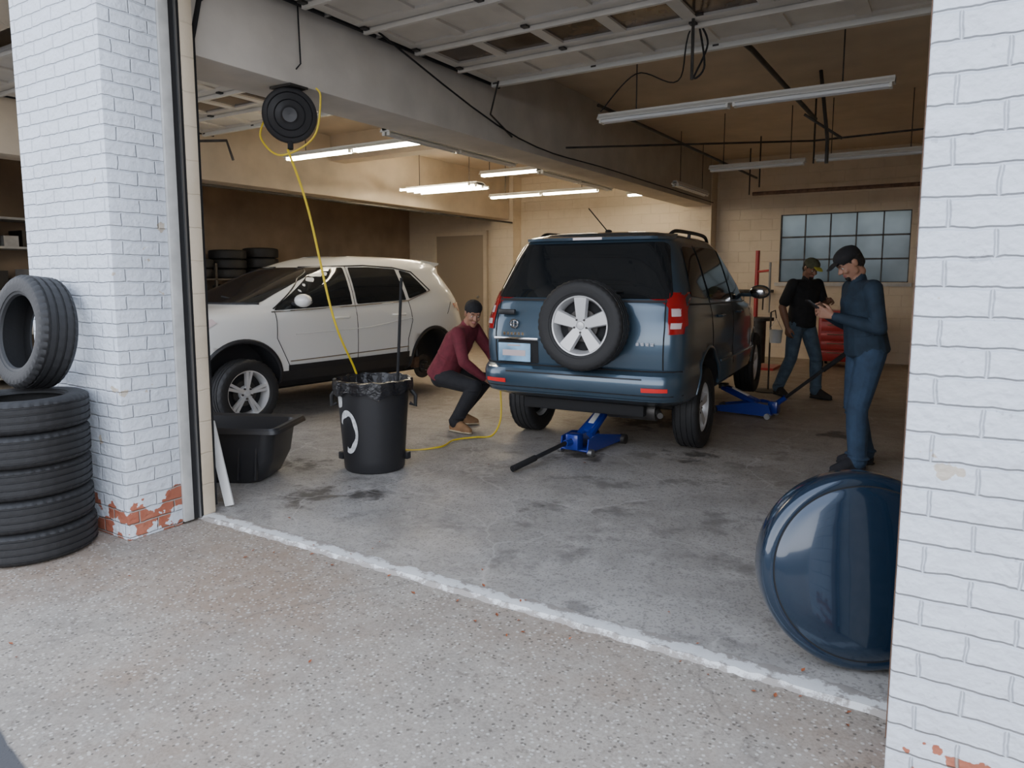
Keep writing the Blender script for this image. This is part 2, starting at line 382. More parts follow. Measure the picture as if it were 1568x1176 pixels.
def raised_door(name, x0, x1):
    e = empty(name); b = MB(); z = 3.40; y0, y1 = 2.98, 6.0; ns = 5; nc = 7
    sy = (y1-y0)/ns; sx = (x1-x0)/nc
    for i in range(ns):
        a = y0+i*sy; c = a+sy-.012
        for yy in (a+.05, c-.05): b.boxb((x0, yy-.05, z-.02), (x1, yy+.05, z+.02), M_doorp, .004)
        for j in range(nc+1):
            xx = min(max(x0+j*sx, x0+.05), x1-.05); b.boxb((xx-.05, a+.04, z-.018), (xx+.05, c-.04, z+.02), M_doorp)
        if i == 3: b.boxb((x0, a+.05, z), (x1, c-.05, z+.006), M_dglass)
        else: b.boxb((x0, a+.05, z), (x1, c-.05, z+.01), M_doorp)
        for j in (0, 2, 4, nc):
            xx = x0+j*sx; b.box((min(max(xx, x0+.04), x1-.04), c, z-.03), (.05, .09, .015), M_darksteel)
    for i in range(ns): b.box(((x0+x1)/2, y0+(i+.02)*sy, z-.04), (x1-x0, .03, .035), M_doorp)
    b.box(((x0+x1)/2, y1-.03, z-.035), (x1-x0, .05, .05), M_fix)
    b.finish('door_sections', e)
    b = MB()
    for xx, s in ((x0-.045, 1), (x1+.045, -1)):
        vx = xx-s*.06
        pts = [(vx, 2.80, .02), (vx, 2.80, 2.95), (vx, 2.86, 3.2), (xx, 3.02, 3.36), (xx, 3.3, 3.39), (xx, 6.15, 3.39)]
        b.tube(pts, .018, M_blackm, 6)
        for yy in (4.4, 6.1): b.boxb((xx-.015, yy-.015, 3.38), (xx+.015, yy+.015, CE), M_darksteel)
        for k in range(6):
            yy = 3.3+k*.54; b.tube([(xx, yy, 3.39), (xx+s*.05, yy, 3.39)], .02, M_steel, 8)
    b.tube([(x0, 2.86, 3.62), (x1, 2.86, 3.62)], .05, M_darksteel, 12)
    b.finish('door_tracks', e)
raised_door('garage_door', -3.95, -.14)
raised_door('garage_door.001', -8.5, -4.98)
b = MB()
b.boxb((-4.06, 2.52, 0), (-3.955, 2.585, 3.36), M_trim, .004); b.boxb((-4.08, 2.585, 0), (-3.963, 2.655, 3.36), M_blackm); b.boxb((-4.08, 2.655, .0), (-3.96, 2.74, 3.36), M_cream, .004)
b.boxb((-3.966, 2.62, 0), (-3.952, 2.632, 3.36), M_steel)
b.finish('trim_jamb_left')
b = MB(); b.boxb((-.088, 2.52, 0), (.02, 2.60, 3.36), M_trim, .004); b.boxb((-.085, 2.60, 0), (.02, 2.73, 3.36), M_wood)
b.boxb((-.112, 2.49, 0), (-.096, 2.52, 3.36), M_rust)
b.finish('trim_jamb_right')

# ---------------------------------------------------------------- lights & conduits
def fixture(name, L, c, lit, wide=.12, n=2, rz=0):
    z = c[2]; b = MB()
    b.box((0, 0, .035), (L, wide*.55, .05), M_fix, bev=.004)
    b.plate([(-wide/2, -.01), (-wide*.3, .02), (wide*.3, .02), (wide/2, -.01), (wide/2, -.016), (-wide/2, -.016)][::-1], L, M_fix,
            Matrix.Translation((-L/2, 0, .02)) @ Matrix(((0, 0, 1, 0), (1, 0, 0, 0), (0, 1, 0, 0), (0, 0, 0, 1))))
    t = M_tube if lit else M_tubeoff
    nseg = 2 if L > 1.6 else 1
    for k in range(nseg):
        a = -L/2+k*L/nseg+.03; e = -L/2+(k+1)*L/nseg-.03
        for j in range(n):
            yy = (j-(n-1)/2)*wide*.5; b.tube([(a, yy, -.012), (e, yy, -.012)], .016, t, 10)
            for q in (a, e): b.box((q, yy, -.005), (.02, .035, .05), M_fix)
    for q in (-L*.35, L*.35): b.tube([(q, 0, .05), (q, 0, CE-z-.002)], .006, M_darksteel, 6)
    return b.finish(name, M=Matrix.Translation(c) @ Matrix.Rotation(math.radians(rz), 4, 'Z'))
k = 0
for L, c, lit, kw in ((2.52, (-1.76, 6.42, 3.0), False, {}), (1.26, (-2.41, 10.1, 3.0), False, {}), (1.26, (-1.01, 9.95, 3.0), False, {}),
                      (2.3, (-6.15, 6.3, 3.0), True, {}), (1.5, (-7.45, 9.75, 3.0), True, dict(wide=.38, n=4)), (1.05, (-5.72, 9.1, 3.05), True, {}),
                      (2.25, (-6.42, 11.3, 3.0), True, {}), (.5, (-5.3, 13.1, 3.1), True, {}),
                      (2.4, (-4.85, 6.6, 2.92), False, dict(rz=90)), (2.3, (-4.85, 9.6, 2.92), False, dict(rz=90)), (1.6, (-3.75, 11.5, 2.92), False, dict(rz=90))):
    fixture('fluorescent_light' if k == 0 else 'fluorescent_light.%03d' % k, L, c, lit, **kw); k += 1
b = MB()
b.tube([(-1.75, 5.3, 3.5), (-1.7, 6.8, 3.55), (-1.65, 9.9, 3.5)], .025, M_darksteel)
b.tube([(-3.4, 7.2, 3.35), (-3.2, 13.5, 3.3)], .02, M_darksteel)
b.tube([(-2.9, 12.0, 2.85), (-.1, 12.0, 2.85)], .03, M_rust)
b.tube([(-3.95, 7.5, 3.0), (-1.6, 9.6, 3.18), (-.2, 9.6, 3.2)], .012, M_darksteel)
for x, y in ((-1.75, 5.3), (-1.65, 9.9), (-3.2, 13.0), (-.3, 12), (-2.8, 12)): b.tube([(x, y, CE), (x, y, 2.95)], .012, M_darksteel, 6)
b.box((-1.75, 5.3, 3.42), (.16, .1, .07), M_darksteel)
b.tube([(-1.4, 8.6, 3.75), (-1.3, 8.6, 3.0), (-1.3, 8.6, 2.75)], .02, M_darksteel); b.tube([(-1.55, 8.6, 3.3), (-1.15, 8.6, 3.0)], .015, M_darksteel)
b.finish('pipework')
b = MB()
b.tube([(-4.0, 2.95, 3.7), (-3.9, 4, 3.45), (-3.98, 6.5, 2.95), (-3.98, 9, 2.92), (-3.98, 13.5, 2.9)], .008, M_blackm, 6, sm=6)
b.tube([(-4.02, 3.6, 3.7), (-4.02, 3.62, 3.0), (-4.15, 3.6, 2.9)], .006, M_blackm, 6)
b.tube([(-3.8, 5.9, 3.5), (-4.0, 6.0, 3.1), (-4.0, 6.4, 2.95)], .01, M_darksteel, 6)
b.finish('electrical_cable')
b = MB()
b.tube([(-3.0, 6.4, 3.08), (-2.6, 6.3, 3.35), (-2.1, 6.0, 3.15), (-1.75, 5.4, 3.42), (-1.0, 5.2, 3.6), (-.2, 5.1, 3.7)], .006, M_blackm, 6, sm=8)
b.tube([(-1.75, 5.4, 3.42), (-1.72, 5.5, 3.1), (-1.80, 5.5, 3.02), (-1.7, 5.5, 3.25), (-1.75, 5.4, 3.4)], .008, M_blackm, 6, sm=8)
b.finish('electrical_cable.001')
b = MB()
b.tube([(-8.5, 4.0, 2.72), (-8.5, 13.6, 2.72)], .02, M_darksteel)
b.tube([(-8.3, 5.0, 3.1), (-7.0, 5.2, 3.02), (-6.9, 5.2, 2.8)], .015, M_darksteel)
b.finish('water_pipe')

# ---------------------------------------------------------------- wheels
def tyre(b, M, R=.345, rr=.225, w=.225, m=M_rubber, seg=120, detail=True):
    h = w/2; hollow = [(R-.03, h*.75), (R-.03, -h*.75)]
    tp = []
    g = [-.62, -.22, .22, .62]
    tp.append((R-.004, -h*.80))
    for x in g: tp += [(R, h*(x-.07)), (R-.008, h*(x-.055)), (R-.008, h*(x+.055)), (R, h*(x+.07))]
    tp.append((R-.004, h*.80))
    side1 = [(rr-.004, -h*.72), (rr+.004, -h*.86), (rr+(R-rr)*.15, -h*.90), (rr+(R-rr)*.17, -h*.94), (rr+(R-rr)*.5, -h*1.0), (rr+(R-rr)*.78, -h*.97), (R-.014, -h*.9)]
    side2 = [(r, -z) for r, z in side1[::-1]]
    prof = side1+tp+side2+hollow
    n1 = len(side1); sh = {n1-1, n1, n1+1, n1+len(tp)-2, n1+len(tp)-1, n1+len(tp)}
    def mod(k, j, r, z):
        if detail and j in sh and k % 3 == 0: return (r-.007, z)
        if detail and n1+4 <= j <= n1+len(tp)-6 and k % 4 == 1 and r > R-.002: return (r-.003, z)
        return (r, z)
    b.lathe(prof, m, M, seg, closed=True, mod=mod)
def alloy(b, M, rr=.225, w=.2, n=5, w0=.05, w1=.075, m=M_alloy, twin=False, dish=.0):
    h = w/2
    b.lathe([(rr-.004, -h*.8), (rr-.03, -h*.6), (rr-.035, h*.2), (rr-.018, h*.6), (rr-.012, h*.78), (rr+.002, h*.84), (rr+.010, h*.84), (rr+.012, h*.74)], m, M, 60)
    b.lathe([(.0, h*.05-.03), (rr-.03, h*.05-.03)], M_blackm, M, 40)
    b.lathe([(.02, h*.1), (.13, h*.1), (.135, -.01)], M_darksteel, M, 32)
    for k in range(n):
        a0 = 2*math.pi*k/n
        offs = (-.11, .11) if twin else (0,)
        for o in offs:
            S = M @ Matrix.Rotation(a0+o, 4, 'Z')
            r0, r1 = .035, rr-.012
            zt0, zt1 = h*.56-dish, h*.70
            vs = [(r0, -w0/2, zt0-.03), (r0, w0/2, zt0-.03), (r1, w1/2, zt1-.035), (r1, -w1/2, zt1-.035),
                  (r0, -w0*.38, zt0), (r0, w0*.38, zt0), (r1, w1*.42, zt1), (r1, -w1*.42, zt1)]
            fs = [(0, 1, 2, 3), (4, 7, 6, 5), (0, 4, 5, 1), (1, 5, 6, 2), (2, 6, 7, 3), (3, 7, 4, 0)]
            b.add(vs, fs, m, S)
        S = M @ Matrix.Rotation(a0+math.pi/n, 4, 'Z') @ Matrix.Translation((.054, 0, h*.50))
        b.lathe([(0, .012), (.009, .012), (.010, 0), (.010, -.01)], M_darksteel, S, 8)
    b.lathe([(0, h*.5+.010), (.028, h*.5+.008), (.033, h*.5), (.07, h*.5-.006), (.078, h*.5-.024), (.078, h*.1)], m, M, 40)

# ---------------------------------------------------------------- cars
def car_body(name, S, yc, parent, paint, wheels, arch_r, arch_z, dark_z):
    S = np.array(S)
    zs = S[:, 0]
    def P(z): return [float(np.interp(z, zs, S[:, i])) for i in range(1, 6)]
    def sx(y, z):
        yr, yf, hw, nr, nf = P(z)
        if y < yc: s = min(.999, (yc-y)/(yc-yr)); n = nr
        else: s = min(.999, (y-yc)/(yf-yc)); n = nf
        return hw*(1-s**n)**(1/n)
    def ry(x, z):
        yr, yf, hw, nr, nf = P(z); s = min(.995, abs(x)/hw); return yc-(yc-yr)*(1-s**nr)**(1/nr)
    def fy(x, z):
        yr, yf, hw, nr, nf = P(z); s = min(.995, abs(x)/hw); return yc+(yf-yc)*(1-s**nf)**(1/nf)
    Mn = 160; lev = []
    for i in range(len(zs)-1):
        for j in range(2): lev.append(zs[i]+(zs[i+1]-zs[i])*j/2)
    lev.append(zs[-1])
    b = MB(); b.mi(paint); b.mi(M_black)
    vs = []
    for z in lev:
        yr, yf, hw, nr, nf = P(z)
        for k in range(Mn):
            a = 2*math.pi*(k+.5)/Mn; c, s = math.cos(a), math.sin(a); n = nf if s > 0 else nr; hl = (yf-yc) if s > 0 else (yc-yr)
            vs.append((hw*math.copysign(abs(c)**(2/n), c), yc+hl*math.copysign(abs(s)**(2/n), s), z))
    fs = []
    for i in range(len(lev)-1):
        for k in range(Mn):
            k2 = (k+1) % Mn; fs.append((i*Mn+k, i*Mn+k2, (i+1)*Mn+k2, (i+1)*Mn+k))
    fs.append(tuple(range(Mn))[::-1]); fs.append(tuple(range((len(lev)-1)*Mn, len(lev)*Mn)))
    b.add(vs, fs, paint)
    for f in b.bm.faces:
        if f.calc_center_median().z < dark_z: f.material_index = 1
    body = b.finish('body_shell', None, sharp=.55)
    cuts = []
    for wy in wheels:
        for sgn in (-1, 1):
            c = MB(); c.mi(paint); c.mi(M_black)
            c.lathe([(0.0001, -.25), (arch_r, -.25), (arch_r, .25), (0.0001, .25)], M_black, axisM((sgn*(.60+.25), wy, arch_z), (sgn, 0, 0)), 48)
            c.boxb((sgn*.60, wy-arch_r*.97, -.1), (sgn*1.1, wy+arch_r*.97, arch_z-.1), M_black)
            bmesh.ops.remove_doubles(c.bm, verts=c.bm.verts[:], dist=.0005)
            o = c.finish('cut'); cuts.append(o)
            md = body.modifiers.new('b', 'BOOLEAN'); md.operation = 'DIFFERENCE'; md.object = o; md.solver = 'EXACT'; md.use_self = True
    bpy.context.view_layer.update()
    dg = bpy.context.evaluated_depsgraph_get()
    me = bpy.data.meshes.new_from_object(body.evaluated_get(dg)); body.modifiers.clear(); body.data = me
    for c in cuts: bpy.data.objects.remove(c)
    body.parent = parent
    def side(sg, off=.004): return lambda y, z: (sg*(sx(y, z)+off), y, z)
    def rear(off=.004): return lambda x, z: (x, ry(x, z)-off, z)
    def front(off=.004): return lambda x, z: (x, fy(x, z)+off, z)
    return sx, ry, fy, side, rear, front
def mapline(pts, mp, k=8, closed=False):
    out = []; n = len(pts)
    for i in range(n if closed else n-1):
        a, c = pts[i], pts[(i+1) % n]
        for j in range(k): t = j/k; out.append(mp(a[0]+(c[0]-a[0])*t, a[1]+(c[1]-a[1])*t))
    out.append(mp(*pts[0]) if closed else mp(*pts[-1])); return out

M_blupaint = mat('slate_blue_car_paint', (.062, .105, .150), .28, metal=.45, coat=1)
M_whpaint = mat('white_car_paint', (.80, .80, .77), .3, coat=1)

# ---- blue SUV
RZ = .16
suv = empty('suv', (-2.64, 5.12, RZ), 4)
S1 = [(.27, .34, 4.20, .78, 6, 4), (.33, .14, 4.36, .87, 8, 4), (.37, .04, 4.42, .905, 9, 4), (.46, 0, 4.42, .920, 10, 4), (.54, .0, 4.41, .924, 10, 4), (.575, .015, 4.41, .920, 10, 4), (.592, .05, 4.40, .914, 11, 4),
      (.615, .10, 4.39, .908, 12, 4), (.72, .085, 4.37, .914, 12, 4), (.86, .085, 4.34, .917, 12, 4), (.97, .105, 4.27, .912, 12, 3.8), (1.04, .125, 4.12, .902, 11, 3.5), (1.09, .14, 3.65, .890, 11, 3.5), (1.13, .15, 3.35, .878, 11, 4), (1.25, .195, 3.06, .845, 10, 5),
      (1.40, .265, 2.76, .795, 9.5, 5), (1.54, .335, 2.48, .745, 9, 5), (1.63, .385, 2.30, .705, 8.5, 5), (1.685, .43, 2.18, .655, 7.5, 5), (1.72, .53, 2.08, .58, 6, 5), (1.742, .72, 1.92, .46, 5, 4.5), (1.755, .98, 1.7, .28, 4, 4)]
sx, ry, fy, side, rear, front = car_body('suv', S1, 1.6, suv, M_blupaint, (.95, 3.61), .40, .34, .33)
b = MB()
for sg in (1, -1):
    mp = side(sg, .006)
    b.panel([(.46, 1.19), (.98, 1.16), (1.0, 1.60), (.64, 1.60)], mp, M_glass, .04, rnd=.05)
    b.panel([(1.06, 1.155), (1.93, 1.13), (1.93, 1.62), (1.06, 1.61)], mp, M_glass, rnd=.03)
    b.panel([(2.0, 1.13), (2.98, 1.10), (2.50, 1.50), (2.30, 1.61), (2.0, 1.62)], mp, M_glass, rnd=.03)
    m2 = side(sg, .001)
    for ln in ([(1.03, .95), (1.10, .6), (1.35, .40)], [(1.03, .95), (1.03, 1.62)], [(1.965, .36), (1.965, 1.62)], [(3.02, 1.08), (3.06, .45)], [(1.35, .37), (3.06, .37)]):
        b.tube(mapline(ln, m2), .004, M_blackm, 6)
    b.tube(mapline([(.35, 1.13), (1.0, 1.115), (3.1, 1.085)], m2), .008, M_black, 6)
    b.tube(mapline([(1.38, .58), (3.2, .56)], side(sg, .004)), .012, M_blupaint, 6)
    for hy in (1.22, 2.12):
        b.tube([V(mp(hy, 1.0)), V(mp(hy+.03, 1.0))+V((sg*.03, 0, 0)), V(mp(hy+.18, 1.0))+V((sg*.03, 0, 0)), V(mp(hy+.21, 1.0))], .012, M_blupaint, 8)
    for wy in (.95, 3.61):
        pts = []
        for k in range(25):
            a = math.pi*(.03+.94*k/24); y, z = wy+.405*math.cos(a), .34+.405*math.sin(a); pts.append((sg*(sx(y, z)-.004), y, z))
        b.tube(pts, .015, M_blupaint, 10)
    p = V(mp(2.72, 1.16)); b.tube([p, p+V((sg*.12, 0, 0))], .022, M_blupaint, 8)
    b.ball(p+V((sg*.20, -.0, .03)), (.11, .06, .075), M_blupaint); b.ball(p+V((sg*.20, -.035, .03)), (.095, .035, .062), M_chrome)
    b.panel([(.16, .95), (.25, .97), (.33, 1.20), (.22, 1.235), (.17, 1.22)], side(sg, .010), M_red, .02, rnd=.015)
    b.panel([(sg*.775, .90), (sg*.878, .905), (sg*.882, 1.02), (sg*.850, 1.225), (sg*.750, 1.225)], rear(.012), M_red, .03)
    b.panel([(sg*.790, 1.04), (sg*.862, 1.04), (sg*.852, 1.10), (sg*.780, 1.10)], rear(.017), M_clear, .03)
    b.panel([(sg*.79, .945), (sg*.86, .945), (sg*.862, .99), (sg*.79, .99)], rear(.017), M_clear, .03)
    b.panel([(sg*.60, .450), (sg*.80, .455), (sg*.80, .485), (sg*.60, .485)], rear(.010), M_redrefl, .03)
    pts = [(sg*.60, .66, 1.68), (sg*.61, .78, 1.732), (sg*.61, 1.0, 1.748), (sg*.60, 1.7, 1.757), (sg*.60, 2.0, 1.74), (sg*.60, 2.1, 1.68)]
    b.tube(pts, .017, M_black, 8, sm=5); b.tube([(sg*.60, 1.35, 1.68), (sg*.605, 1.35, 1.755)], .016, M_black, 8)
b.panel([(-.785, 1.175), (.785, 1.175), (.668, 1.632), (-.668, 1.632)], rear(.012), M_glass, .03, rnd=.06)
b.panel([(-.74, 1.145), (.74, 1.145), (.745, 1.165), (-.745, 1.165)], rear(.008), M_black, .05)
vs = []; fs = []
for k in range(21):
    x = -.655+1.31*k/20; y = ry(x, 1.66); vs += [(x, y+.16, 1.712), (x, y-.07, 1.678), (x, y-.065, 1.656), (x, y+.05, 1.64)]
for k in range(20):
    for j in range(4): fs.append((k*4+j, k*4+(j+1) % 4, k*4+4+(j+1) % 4, k*4+4+j))
fs += [(0, 1, 2, 3), (80, 83, 82, 81)]
b.add(vs, fs, M_blupaint)
b.box((0, ry(0, 1.66)-.062, 1.667), (.26, .02, .020), M_clear)
for ln in ([(-.74, .62), (-.745, .95), (-.73, 1.17)], [(.74, .62), (.745, .95), (.73, 1.17)]): b.tube(mapline(ln, rear(.0)), .006, M_blackm, 6)
b.tube(mapline([(-.87, .607), (-.4, .602), (.4, .602), (.87, .607)], rear(-.002)), .009, M_blackm, 6)
b.panel([(-.84, .345), (.84, .345), (.86, .385), (-.86, .385)], rear(.004), M_black, .05)
b.panel([(-.60, .545), (.60, .545), (.60, .556), (-.60, .556)], rear(.008), M_black, .05)
b.tube(mapline([(-.88, .42), (.88, .42)], rear(.0), 30), .005, M_blackm, 6)
b.panel([(-.72, .615), (-.33, .615), (-.33, .81), (-.72, .81)], rear(.003), M_blackm, .05, rnd=.02)
b.box((-.555, .078, .705), (.31, .012, .158), M_plate, bev=.004); b.box((-.555, .070, .700), (.22, .004, .05), M_clear)
b.box((-.555, .069, .765), (.12, .004, .012), M_clear)
b.box((-.53, .062, .825), (.42, .03, .024), M_chrome, bev=.006)
b.lathe([(.034, -.006), (.042, 0), (.034, .006), (.026, 0)], M_chrome, axisM((-.56, .078, .95), (0, -1, 0)), 28, closed=True)
b.tube([(-.59, .075, .95), (-.53, .075, .95)], .005, M_chrome, 6); b.tube([(-.56, .075, .98), (-.56, .075, .925)], .005, M_chrome, 6)
for k in range(6): b.box((-.65+.035*k, .078, .865), (.022, .008, .024), M_chrome)
for k in range(4): b.box((.54+.04*k, .075, .82), (.024, .008, .026), M_chrome)
b.box((-.63, .085, 1.05), (.16, .035, .045), M_black, bev=.008)
b.tube([(0, .14, 1.17), (.02, .12, 1.21), (.38, .15, 1.235)], .009, M_blackm, 6)
b.tube([(0.0, .85, 1.745), (-.12, .66, 1.95)], .005, M_blackm, 6); b.ball((0, .85, 1.755), (.03, .04, .018), M_blackm)
b.finish('body_details', suv)
b = MB(); b.boxb((-.55, .25, .20), (.55, 4.0, .30), M_blackm, .02)
b.tube([(-.75, .95, .20), (.75, .95, .20)], .045, M_darksteel, 10); b.ball((0, .95, .20), .11, M_darksteel)
b.tube([(.2, .40, .24), (.62, .40, .24)], .085, M_darksteel, 14); b.tube([(.62, .40, .24), (.70, .20, .24)], .025, M_darksteel, 10)
for sg in (-1, 1): b.tube([(sg*.55, .95, .2), (sg*.5, .98, .55)], .04, M_darksteel, 10)
b.finish('chassis', suv)
b = MB()
for sg in (-1, 1):
    for wy, wz in ((.95, .365-RZ+.002), (3.61, .365-RZ+(.12 if sg > 0 else .05))):
        Mw = axisM((sg*.79, wy, wz), (sg, 0, 0), .3)
        tyre(b, Mw, .362, .222, .225, seg=90); alloy(b, Mw, .222, .2, 5, .06, .10)
b.finish('road_wheels', suv)
b = MB(); Mw = axisM((.13, -.05, .965), (0, -1, 0), math.radians(18))
tyre(b, Mw, .362, .238, .215, seg=120); alloy(b, Mw, .238, .2, 5, .085, .125)
b.tube([(.13, .02, .965), (.13, .12, .965)], .14, M_black, 24)
b.finish('spare_wheel', suv)

# ---- white crossover
RZ2 = .13
xo = empty('crossover_car', (-6.51, 8.18, RZ2), 175)
S2 = [(.22, .35, 4.20, .76, 5, 3.5), (.29, .16, 4.36, .86, 5, 3.5), (.40, .04, 4.44, .905, 5, 3.2), (.56, 0, 4.48, .92, 5, 3), (.70, .0, 4.48, .925, 5, 3), (.82, .05, 4.45, .925, 5, 3), (.93, .09, 4.33, .918, 5, 3),
      (1.0, .11, 4.10, .905, 5, 3), (1.05, .12, 3.78, .89, 5, 3.2), (1.09, .13, 3.52, .875, 5, 4), (1.20, .20, 3.22, .845, 5, 4.5), (1.32, .30, 2.92, .80, 5, 4.5), (1.42, .38, 2.66, .755, 5, 4.5), (1.50, .38, 2.42, .72, 5, 4.5),
      (1.555, .38, 2.22, .67, 4.5, 4.5), (1.60, .52, 2.05, .58, 4, 4), (1.63, .85, 1.85, .42, 3.5, 3.5), (1.64, 1.15, 1.6, .2, 3, 3)]
sx2, ry2, fy2, side, rear, front = car_body('crossover', S2, 1.9, xo, M_whpaint, (.90, 3.57), .385, .34, .385)
b = MB()
for sg in (1, -1):
    mp = side(sg, .005); m2 = side(sg, .001)
    b.panel([(2.22, 1.07), (3.20, 1.035), (3.14, 1.09), (2.60, 1.42), (2.44, 1.475), (2.22, 1.49)], mp, M_glass, rnd=.02)
    b.panel([(1.36, 1.10), (2.15, 1.072), (2.15, 1.49), (1.85, 1.495), (1.42, 1.475)], mp, M_glass, rnd=.02)
    b.panel([(.95, 1.20), (1.31, 1.11), (1.36, 1.465), (1.18, 1.43)], mp, M_glass, rnd=.03)
    b.tube(mapline([(.90, 1.21), (1.33, 1.09), (2.18, 1.055), (3.24, 1.02)], side(sg, .006)), .008, M_chrome, 6)
    b.tube(mapline([(.90, 1.21), (1.15, 1.445), (1.45, 1.495), (1.9, 1.515), (2.45, 1.495), (2.75, 1.36), (3.20, 1.05)], side(sg, .004)), .008, M_black, 6)
    for ln in ([(2.18, .40), (2.18, 1.50)], [(3.20, 1.03), (3.22, .75), (3.08, .45)], [(1.33, 1.09), (1.30, .85), (1.38, .62), (1.38, .42)], [(.5, 1.05), (.62, .9)], [(1.38, .42), (3.08, .44)]):
        b.tube(mapline(ln, m2), .004, M_blackm, 6)
    for hy in (1.42, 2.30):
        b.tube([V(mp(hy, .93)), V(mp(hy+.03, .93))+V((sg*.03, 0, 0)), V(mp(hy+.19, .93))+V((sg*.03, 0, 0)), V(mp(hy+.22, .93))], .013, M_whpaint, 8)
    b.panel([(1.36, .40), (3.1, .40), (3.1, .46), (1.36, .47)], side(sg, .010), M_black, .08)
    b.tube(mapline([(1.38, .53), (3.08, .50)], side(sg, .008)), .007, M_chrome, 6)
    for wy in (.90, 3.57):
        pts = []
        for k in range(29):
            a = math.pi*(-.06+1.12*k/28); y, z = wy+.40*math.cos(a), .34+.40*math.sin(a); pts.append((sg*(sx2(y, z)-.008), y, z))
        b.tube(pts, .025, M_black, 8)
    p = V(mp(2.98, 1.10)); b.tube([p, p+V((sg*.11, 0, -.01))], .02, M_black, 8)
    b.ball(p+V((sg*.19, .01, .035)), (.115, .075, .07), M_whpaint); b.ball(p+V((sg*.19, -.035, .035)), (.095, .035, .055), M_glass)
    b.panel([(4.02, .80), (4.33, .74), (4.25, .86), (3.82, .97), (3.80, .93)], side(sg, .008), M_clear, .04)
    b.panel([(.14, .95), (.42, .97), (.46, 1.03), (.18, 1.05)], side(sg, .010), M_red, .04)
    b.panel([(sg*.45, .92), (sg*.80, .92), (sg*.80, 1.03), (sg*.45, 1.0)], rear(.010), M_red, .04)
    b.tube(mapline([(1.3, .88), (2.0, .80), (3.0, .78)], side(sg, .000)), .006, M_whpaint, 6)
b.panel([(-.70, 1.10), (.70, 1.10), (.62, 1.49), (-.62, 1.49)], front(.010), M_glass, .04, rnd=.05)
b.panel([(-.62, 1.13), (.62, 1.13), (.56, 1.40), (-.56, 1.40)], rear(.010), M_glass, .05, rnd=.05)
b.panel([(-.45, .55), (.45, .55), (.52, .78), (-.52, .78)], front(.006), M_black, .05, rnd=.05)
b.tube(mapline([(-.7, 1.105), (0, 1.10), (.7, 1.105)], front(.012)), .014, M_black, 6)
b.tube([front(.02)(.1, 1.11), front(.02)(.6, 1.16)], .009, M_blackm, 6); b.tube([front(.02)(-.6, 1.11), front(.02)(-.05, 1.17)], .009, M_blackm, 6)
vs = []; fs = []
for k in range(17):
    x = -.60+1.2*k/16; y = ry2(x, 1.52); vs += [(x, y+.25, 1.60), (x, y-.09, 1.565), (x, y-.08, 1.54), (x, y+.04, 1.50)]
for k in range(16):
    for j in range(4): fs.append((k*4+j, k*4+(j+1) % 4, k*4+4+(j+1) % 4, k*4+4+j))
fs += [(0, 1, 2, 3), (64, 67, 66, 65)]
b.add(vs, fs, M_whpaint)
b.finish('body_details', xo)
b = MB(); b.boxb((-.55, .3, .16), (.55, 4.0, .25), M_blackm, .02)
for sg in (-1, 1):
    Mw = axisM((sg*.70, .90, .22), (sg, 0, 0))
    b.lathe([(0, .05), (.035, .05), (.04, .02), (.08, .02), (.085, .0), (.155, .0), (.155, -.02), (.05, -.03), (.05, -.1)], M_darksteel, Mw, 40)
    for k in range(5): b.tube([Mw @ V((.057*math.cos(k*1.257), .057*math.sin(k*1.257), .02)), Mw @ V((.057*math.cos(k*1.257), .057*math.sin(k*1.257), .06))], .007, M_steel, 6)
    b.box((sg*.68, 1.03, .28), (.08, .09, .14), M_rust, bev=.01)
    b.tube([(sg*.62, .9, .22), (sg*.5, .9, .7)], .04, M_darksteel, 10)
b.tube([(-.7, .9, .22), (.7, .9, .22)], .04, M_darksteel, 10); b.finish('chassis', xo)
b = MB()
for sg in (-1, 1):
    Mw = axisM((sg*.80, 3.57, .345-RZ2+.002), (sg, 0, 0), .2)
    tyre(b, Mw, .345, .235, .22, seg=90); alloy(b, Mw, .235, .2, 5, .03, .035, twin=True)
b.finish('road_wheels', xo)

